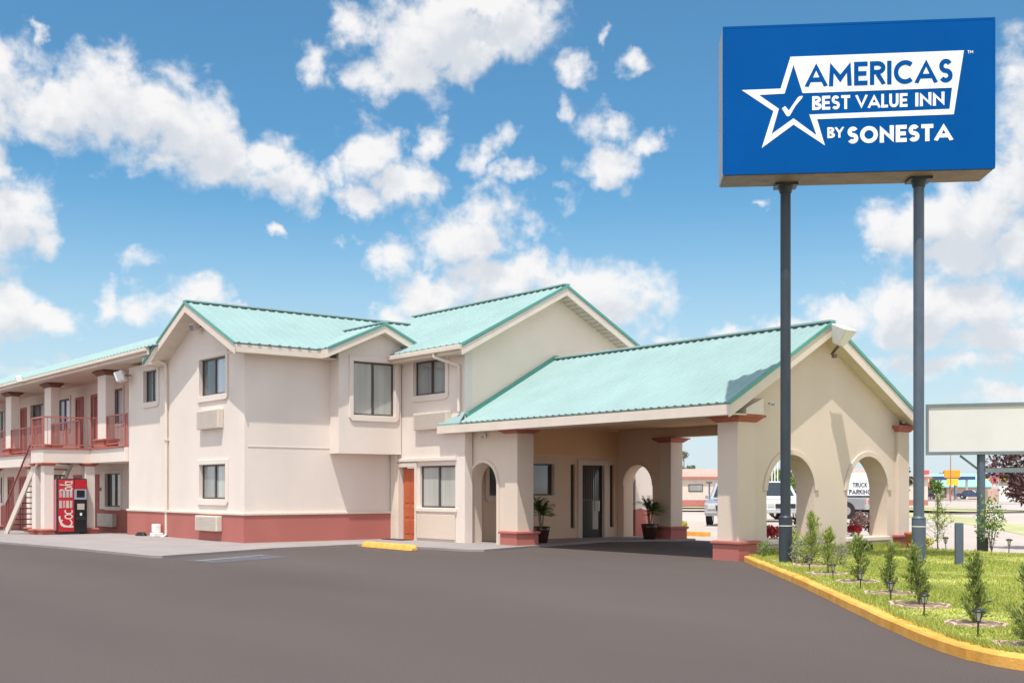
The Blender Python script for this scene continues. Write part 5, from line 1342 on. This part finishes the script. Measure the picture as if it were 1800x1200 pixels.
# clouds: azimuth/elevation centres and half sizes, in degrees
clouds = [(-23.26, 17.67, 1.7, 1.82), (-21.35, 16.83, 2.31, 1.39), (-19.38, 17.76, 2.12, 1.87), (-17.11, 17.37, 2.3, 1.9), (-15.56, 16.39, 1.95, 1.74), (-13.86, 15.51, 2.24, 1.39), (-12.0, 15.62, 1.93, 1.22), (-23.73, 16.44, 1.41, 1.41), (-12.93, 15.06, 1.33, 0.92), (-23.38, 12.34, 1.93, 1.96), (-23.97, 14.4, 0.93, 1.25), (-22.19, 11.75, 1.08, 1.19), (-24.66, 11.54, 1.85, 2.2), (-17.41, 10.95, 1.15, 0.62), (-22.31, 19.65, 0.43, 0.34), (-23.31, 8.3, 1.18, 1.26), (-21.15, 7.91, 1.41, 0.72), (-22.31, 7.98, 2.04, 0.76), (-24.2, 7.86, 1.16, 1.25), (-19.13, 8.53, 0.7, 0.91), (-17.49, 8.27, 1.83, 0.99), (-15.25, 9.31, 1.35, 0.89), (-13.2, 8.65, 1.46, 0.4), (-16.34, 8.53, 1.55, 0.89), (-10.3, 8.53, 0.38, 0.24), (-21.35, 6.08, 1.46, 0.36), (-23.38, 5.63, 1.3, 0.51), (-9.84, 19.97, 0.87, 0.93), (-7.93, 21.28, 1.24, 1.16), (-7.24, 19.73, 1.52, 1.18), (-6.36, 18.77, 0.97, 0.8), (-3.91, 21.3, 3.2, 2.06), (-0.42, 21.83, 2.94, 1.57), (-2.8, 20.1, 2.09, 1.08), (-5.16, 20.17, 2.36, 1.52), (-1.68, 22.78, 3.36, 1.19), (-10.52, 14.67, 1.35, 1.18), (-10.19, 13.78, 0.81, 0.78), (-6.96, 15.91, 1.71, 1.49), (-7.24, 14.14, 1.16, 1.1), (-5.16, 14.93, 2.0, 0.94), (-3.91, 16.43, 1.06, 0.92), (-8.75, 15.13, 0.93, 0.67), (-1.9, 15.68, 0.89, 0.88), (0.28, 15.14, 1.06, 0.5), (-0.9, 16.46, 0.78, 0.82), (2.8, 20.05, 1.01, 0.74), (5.86, 19.85, 0.72, 0.64), (4.61, 20.92, 0.44, 0.49), (2.88, 17.98, 0.67, 0.91), (3.91, 17.07, 1.17, 1.28), (4.47, 15.52, 1.72, 1.09), (6.69, 16.49, 0.94, 0.66), (2.8, 13.97, 0.73, 0.95), (5.3, 17.29, 0.89, 0.81), (4.75, 14.99, 1.11, 0.52), (-8.34, 12.27, 0.99, 0.34), (-11.33, 11.95, 0.59, 0.37), (-1.4, 12.66, 2.18, 1.65), (-3.08, 12.11, 1.73, 1.34), (-5.58, 11.27, 1.44, 1.13), (0.56, 12.13, 0.9, 0.96), (-3.77, 9.41, 2.06, 1.41), (-5.86, 8.38, 1.33, 0.98), (-1.26, 9.97, 3.13, 1.68), (2.8, 9.96, 2.35, 1.46), (5.03, 8.99, 2.33, 1.96), (3.63, 10.77, 0.95, 0.75), (6.96, 8.49, 0.77, 0.6), (1.12, 10.78, 1.73, 1.13), (1.68, 8.88, 3.36, 1.37), (11.86, 13.83, 0.59, 0.36), (7.24, 7.73, 0.66, 0.35), (8.34, 7.44, 0.77, 0.3), (10.79, 7.38, 1.4, 0.46), (12.93, 7.59, 1.65, 0.7), (15.82, 7.97, 1.87, 1.0), (14.78, 7.27, 2.75, 0.85), (19.38, 11.97, 2.29, 1.57), (17.87, 12.02, 1.57, 1.07), (21.47, 12.19, 2.55, 2.29), (17.36, 11.08, 1.07, 0.31), (23.73, 14.54, 1.55, 4.44), (23.38, 18.01, 0.8, 0.79), (23.26, 11.17, 1.89, 1.98), (17.87, 8.93, 1.57, 1.2), (19.88, 8.83, 2.28, 1.34), (22.43, 8.68, 2.27, 1.57), (19.0, 7.58, 2.63, 0.83), (22.43, 6.9, 2.27, 0.82), (21.35, 10.44, 2.43, 1.01), (21.1, 5.73, 3.17, 0.67), (17.87, 5.84, 2.03, 0.47), (23.5, 4.61, 2.12, 0.66)]
def field(P, warp=True):
    """cloud density at sky position P: union of cloud lumps broken up by fractal noise"""
    nz = node('ShaderNodeTexNoise'); nz.inputs['Scale'].default_value = 14; nz.inputs['Detail'].default_value = 6; L(P, nz.inputs['Vector'])
    v = node('ShaderNodeVectorMath', operation='MULTIPLY_ADD'); L(nz.outputs['Color'], v.inputs[0]); v.inputs[1].default_value = (.050, .040, 0); v.inputs[2].default_value = (-.025, -.020, 0)
    v2 = node('ShaderNodeVectorMath', operation='ADD'); L(P, v2.inputs[0]); L(v.outputs[0], v2.inputs[1])
    nz2 = node('ShaderNodeTexNoise'); nz2.inputs['Scale'].default_value = 75; nz2.inputs['Detail'].default_value = 5; L(P, nz2.inputs['Vector'])
    v3 = node('ShaderNodeVectorMath', operation='MULTIPLY_ADD'); L(nz2.outputs['Color'], v3.inputs[0]); v3.inputs[1].default_value = (.026, .024, 0); v3.inputs[2].default_value = (-.013, -.012, 0)
    v4 = node('ShaderNodeVectorMath', operation='ADD'); L(v2.outputs[0], v4.inputs[0]); L(v3.outputs[0], v4.inputs[1]); Pw = v4.outputs[0]
    acc = None
    for (ca, ce, ra, re) in clouds:
        ca, ce, ra, re = [math.radians(q) for q in (ca, ce, ra*1.12, re*1.12)]
        m = node('ShaderNodeVectorMath', operation='MULTIPLY_ADD'); L(Pw, m.inputs[0]); m.inputs[1].default_value = (1/ra, 1/re, 0); m.inputs[2].default_value = (-ca/ra, -ce/re, 0)
        d = node('ShaderNodeVectorMath', operation='DOT_PRODUCT'); L(m.outputs[0], d.inputs[0]); L(m.outputs[0], d.inputs[1])
        dv = d.outputs['Value']
        wsp = 0.36 if ra*re < 0.00035 else (0.12 if ra*re < 0.0007 else 0.0)
        if wsp: dv = mathn('ADD', dv, wsp)
        acc = dv if acc is None else mathn('MINIMUM', acc, dv)
    base = mathn('SUBTRACT', 1.0, mathn('SQRT', acc))
    base = mathn('MAXIMUM', base, -1.2)
    n2 = node('ShaderNodeTexNoise'); n2.inputs['Scale'].default_value = 26; n2.inputs['Detail'].default_value = 8; n2.inputs['Roughness'].default_value = 0.56; n2.inputs['Distortion'].default_value = 0.25
    L(P, n2.inputs['Vector'])
    # unseen broken cloud outside the part the lot looks at, thickened for fill light
    g1 = node('ShaderNodeTexNoise'); g1.inputs['Scale'].default_value = 3.2; g1.inputs['Detail'].default_value = 6; L(D, g1.inputs['Vector'])
    out_mask = mathn('MULTIPLY', mathn('SUBTRACT', mathn('ABSOLUTE', az), 0.50), 6.0, clamp=True)
    gen = mathn('SUBTRACT', mathn('MULTIPLY', mathn('SUBTRACT', g1.outputs['Fac'], 0.42), 6.0), mathn('MULTIPLY', mathn('SUBTRACT', 1.0, out_mask), 4.0))
    d0 = mathn('MAXIMUM', base, gen)
    return mathn('ADD', d0, mathn('MULTIPLY', mathn('SUBTRACT', n2.outputs['Fac'], 0.475), 2.45)), n2.outputs['Fac']
den, nfac = field(P0)
up = node('ShaderNodeVectorMath', operation='ADD'); L(P0, up.inputs[0]); up.inputs[1].default_value = (-0.006, 0.024, 0)
den_up, _ = field(up.outputs[0])
alpha = node('ShaderNodeMapRange', interpolation_type='SMOOTHSTEP'); L(den, alpha.inputs[0]); alpha.inputs[1].default_value = -0.12; alpha.inputs[2].default_value = 0.72
shade = node('ShaderNodeMapRange', interpolation_type='SMOOTHSTEP'); L(den_up, shade.inputs[0]); shade.inputs[1].default_value = 0.0; shade.inputs[2].default_value = 1.0
CK = 1.0
cr = node('ShaderNodeMix', data_type='RGBA'); L(shade.outputs[0], cr.inputs[0]); cr.inputs[6].default_value = (5.9*1.0, 5.9*0.985, 5.9*0.98, 1); cr.inputs[7].default_value = (5.9*0.73, 5.9*0.765, 5.9*0.82, 1)
tint = node('ShaderNodeMix', data_type='RGBA', blend_type='MULTIPLY'); tint.inputs[0].default_value = 1.0; L(sky.outputs[0], tint.inputs[6]); tint.inputs[7].default_value = (0.46,0.80,0.88,1)
hz = node('ShaderNodeMapRange', interpolation_type='SMOOTHSTEP'); L(el, hz.inputs[0]); hz.inputs[1].default_value = math.radians(15.5); hz.inputs[2].default_value = math.radians(-1)
hm = node('ShaderNodeMix', data_type='RGBA'); L(mathn('MULTIPLY', hz.outputs[0], 0.92), hm.inputs[0]); L(tint.outputs[2], hm.inputs[6]); hm.inputs[7].default_value = (4.5, 5.1, 5.5, 1)
mx = node('ShaderNodeMix', data_type='RGBA'); L(mathn('MULTIPLY', alpha.outputs[0], 0.97), mx.inputs[0]); om = mathn('MULTIPLY', mathn('SUBTRACT', mathn('ABSOLUTE', az), 0.9), 1.5, clamp=True)   # unseen clouds behind the view brightened as added fill light
ob_ = node('ShaderNodeMix', data_type='RGBA', blend_type='MULTIPLY'); ob_.inputs[0].default_value = 1.0; L(cr.outputs[2], ob_.inputs[6])
gs = mathn('MULTIPLY_ADD', om, 0.8, 1.0); gc = node('ShaderNodeCombineColor'); [L(gs, gc.inputs[i]) for i in range(3)]; L(gc.outputs[0], ob_.inputs[7])
L(hm.outputs[2], mx.inputs[6]); L(ob_.outputs[2], mx.inputs[7])
L(mx.outputs[2], bg.inputs['Color']); bg.inputs['Strength'].default_value = 0.15

ld_ = bpy.data.lights.new('sun', 'SUN'); ld_.energy = 4.4; ld_.angle = math.radians(0.6); ld_.color = (1.0, 0.955, 0.89)
so_ = bpy.data.objects.new('sun', ld_); C.objects.link(so_); so_.rotation_euler = (-to_sun).to_track_quat('-Z', 'Y').to_euler(); so_.location = (-20, 0, 40)

cam = bpy.data.cameras.new('camera'); co = bpy.data.objects.new('camera', cam); C.objects.link(co)
cam.sensor_width = 36; cam.lens = 2047/1800*36; cam.shift_y = 260/1800; cam.clip_end = 4000; cam.clip_start = 0.1
co.location = (0, 0, 1.5); co.rotation_euler = (PI/2, 0, math.atan2(-FX, FY))
sc = bpy.context.scene; sc.camera = co
sc.view_settings.view_transform = 'Standard'; sc.view_settings.look = 'None'; sc.view_settings.gamma = 1; sc.view_settings.exposure = 0.13
sc.view_settings.use_curve_mapping = False
sc.cycles.use_denoising = True
sc.cycles.max_bounces = 8; sc.cycles.diffuse_bounces = 4
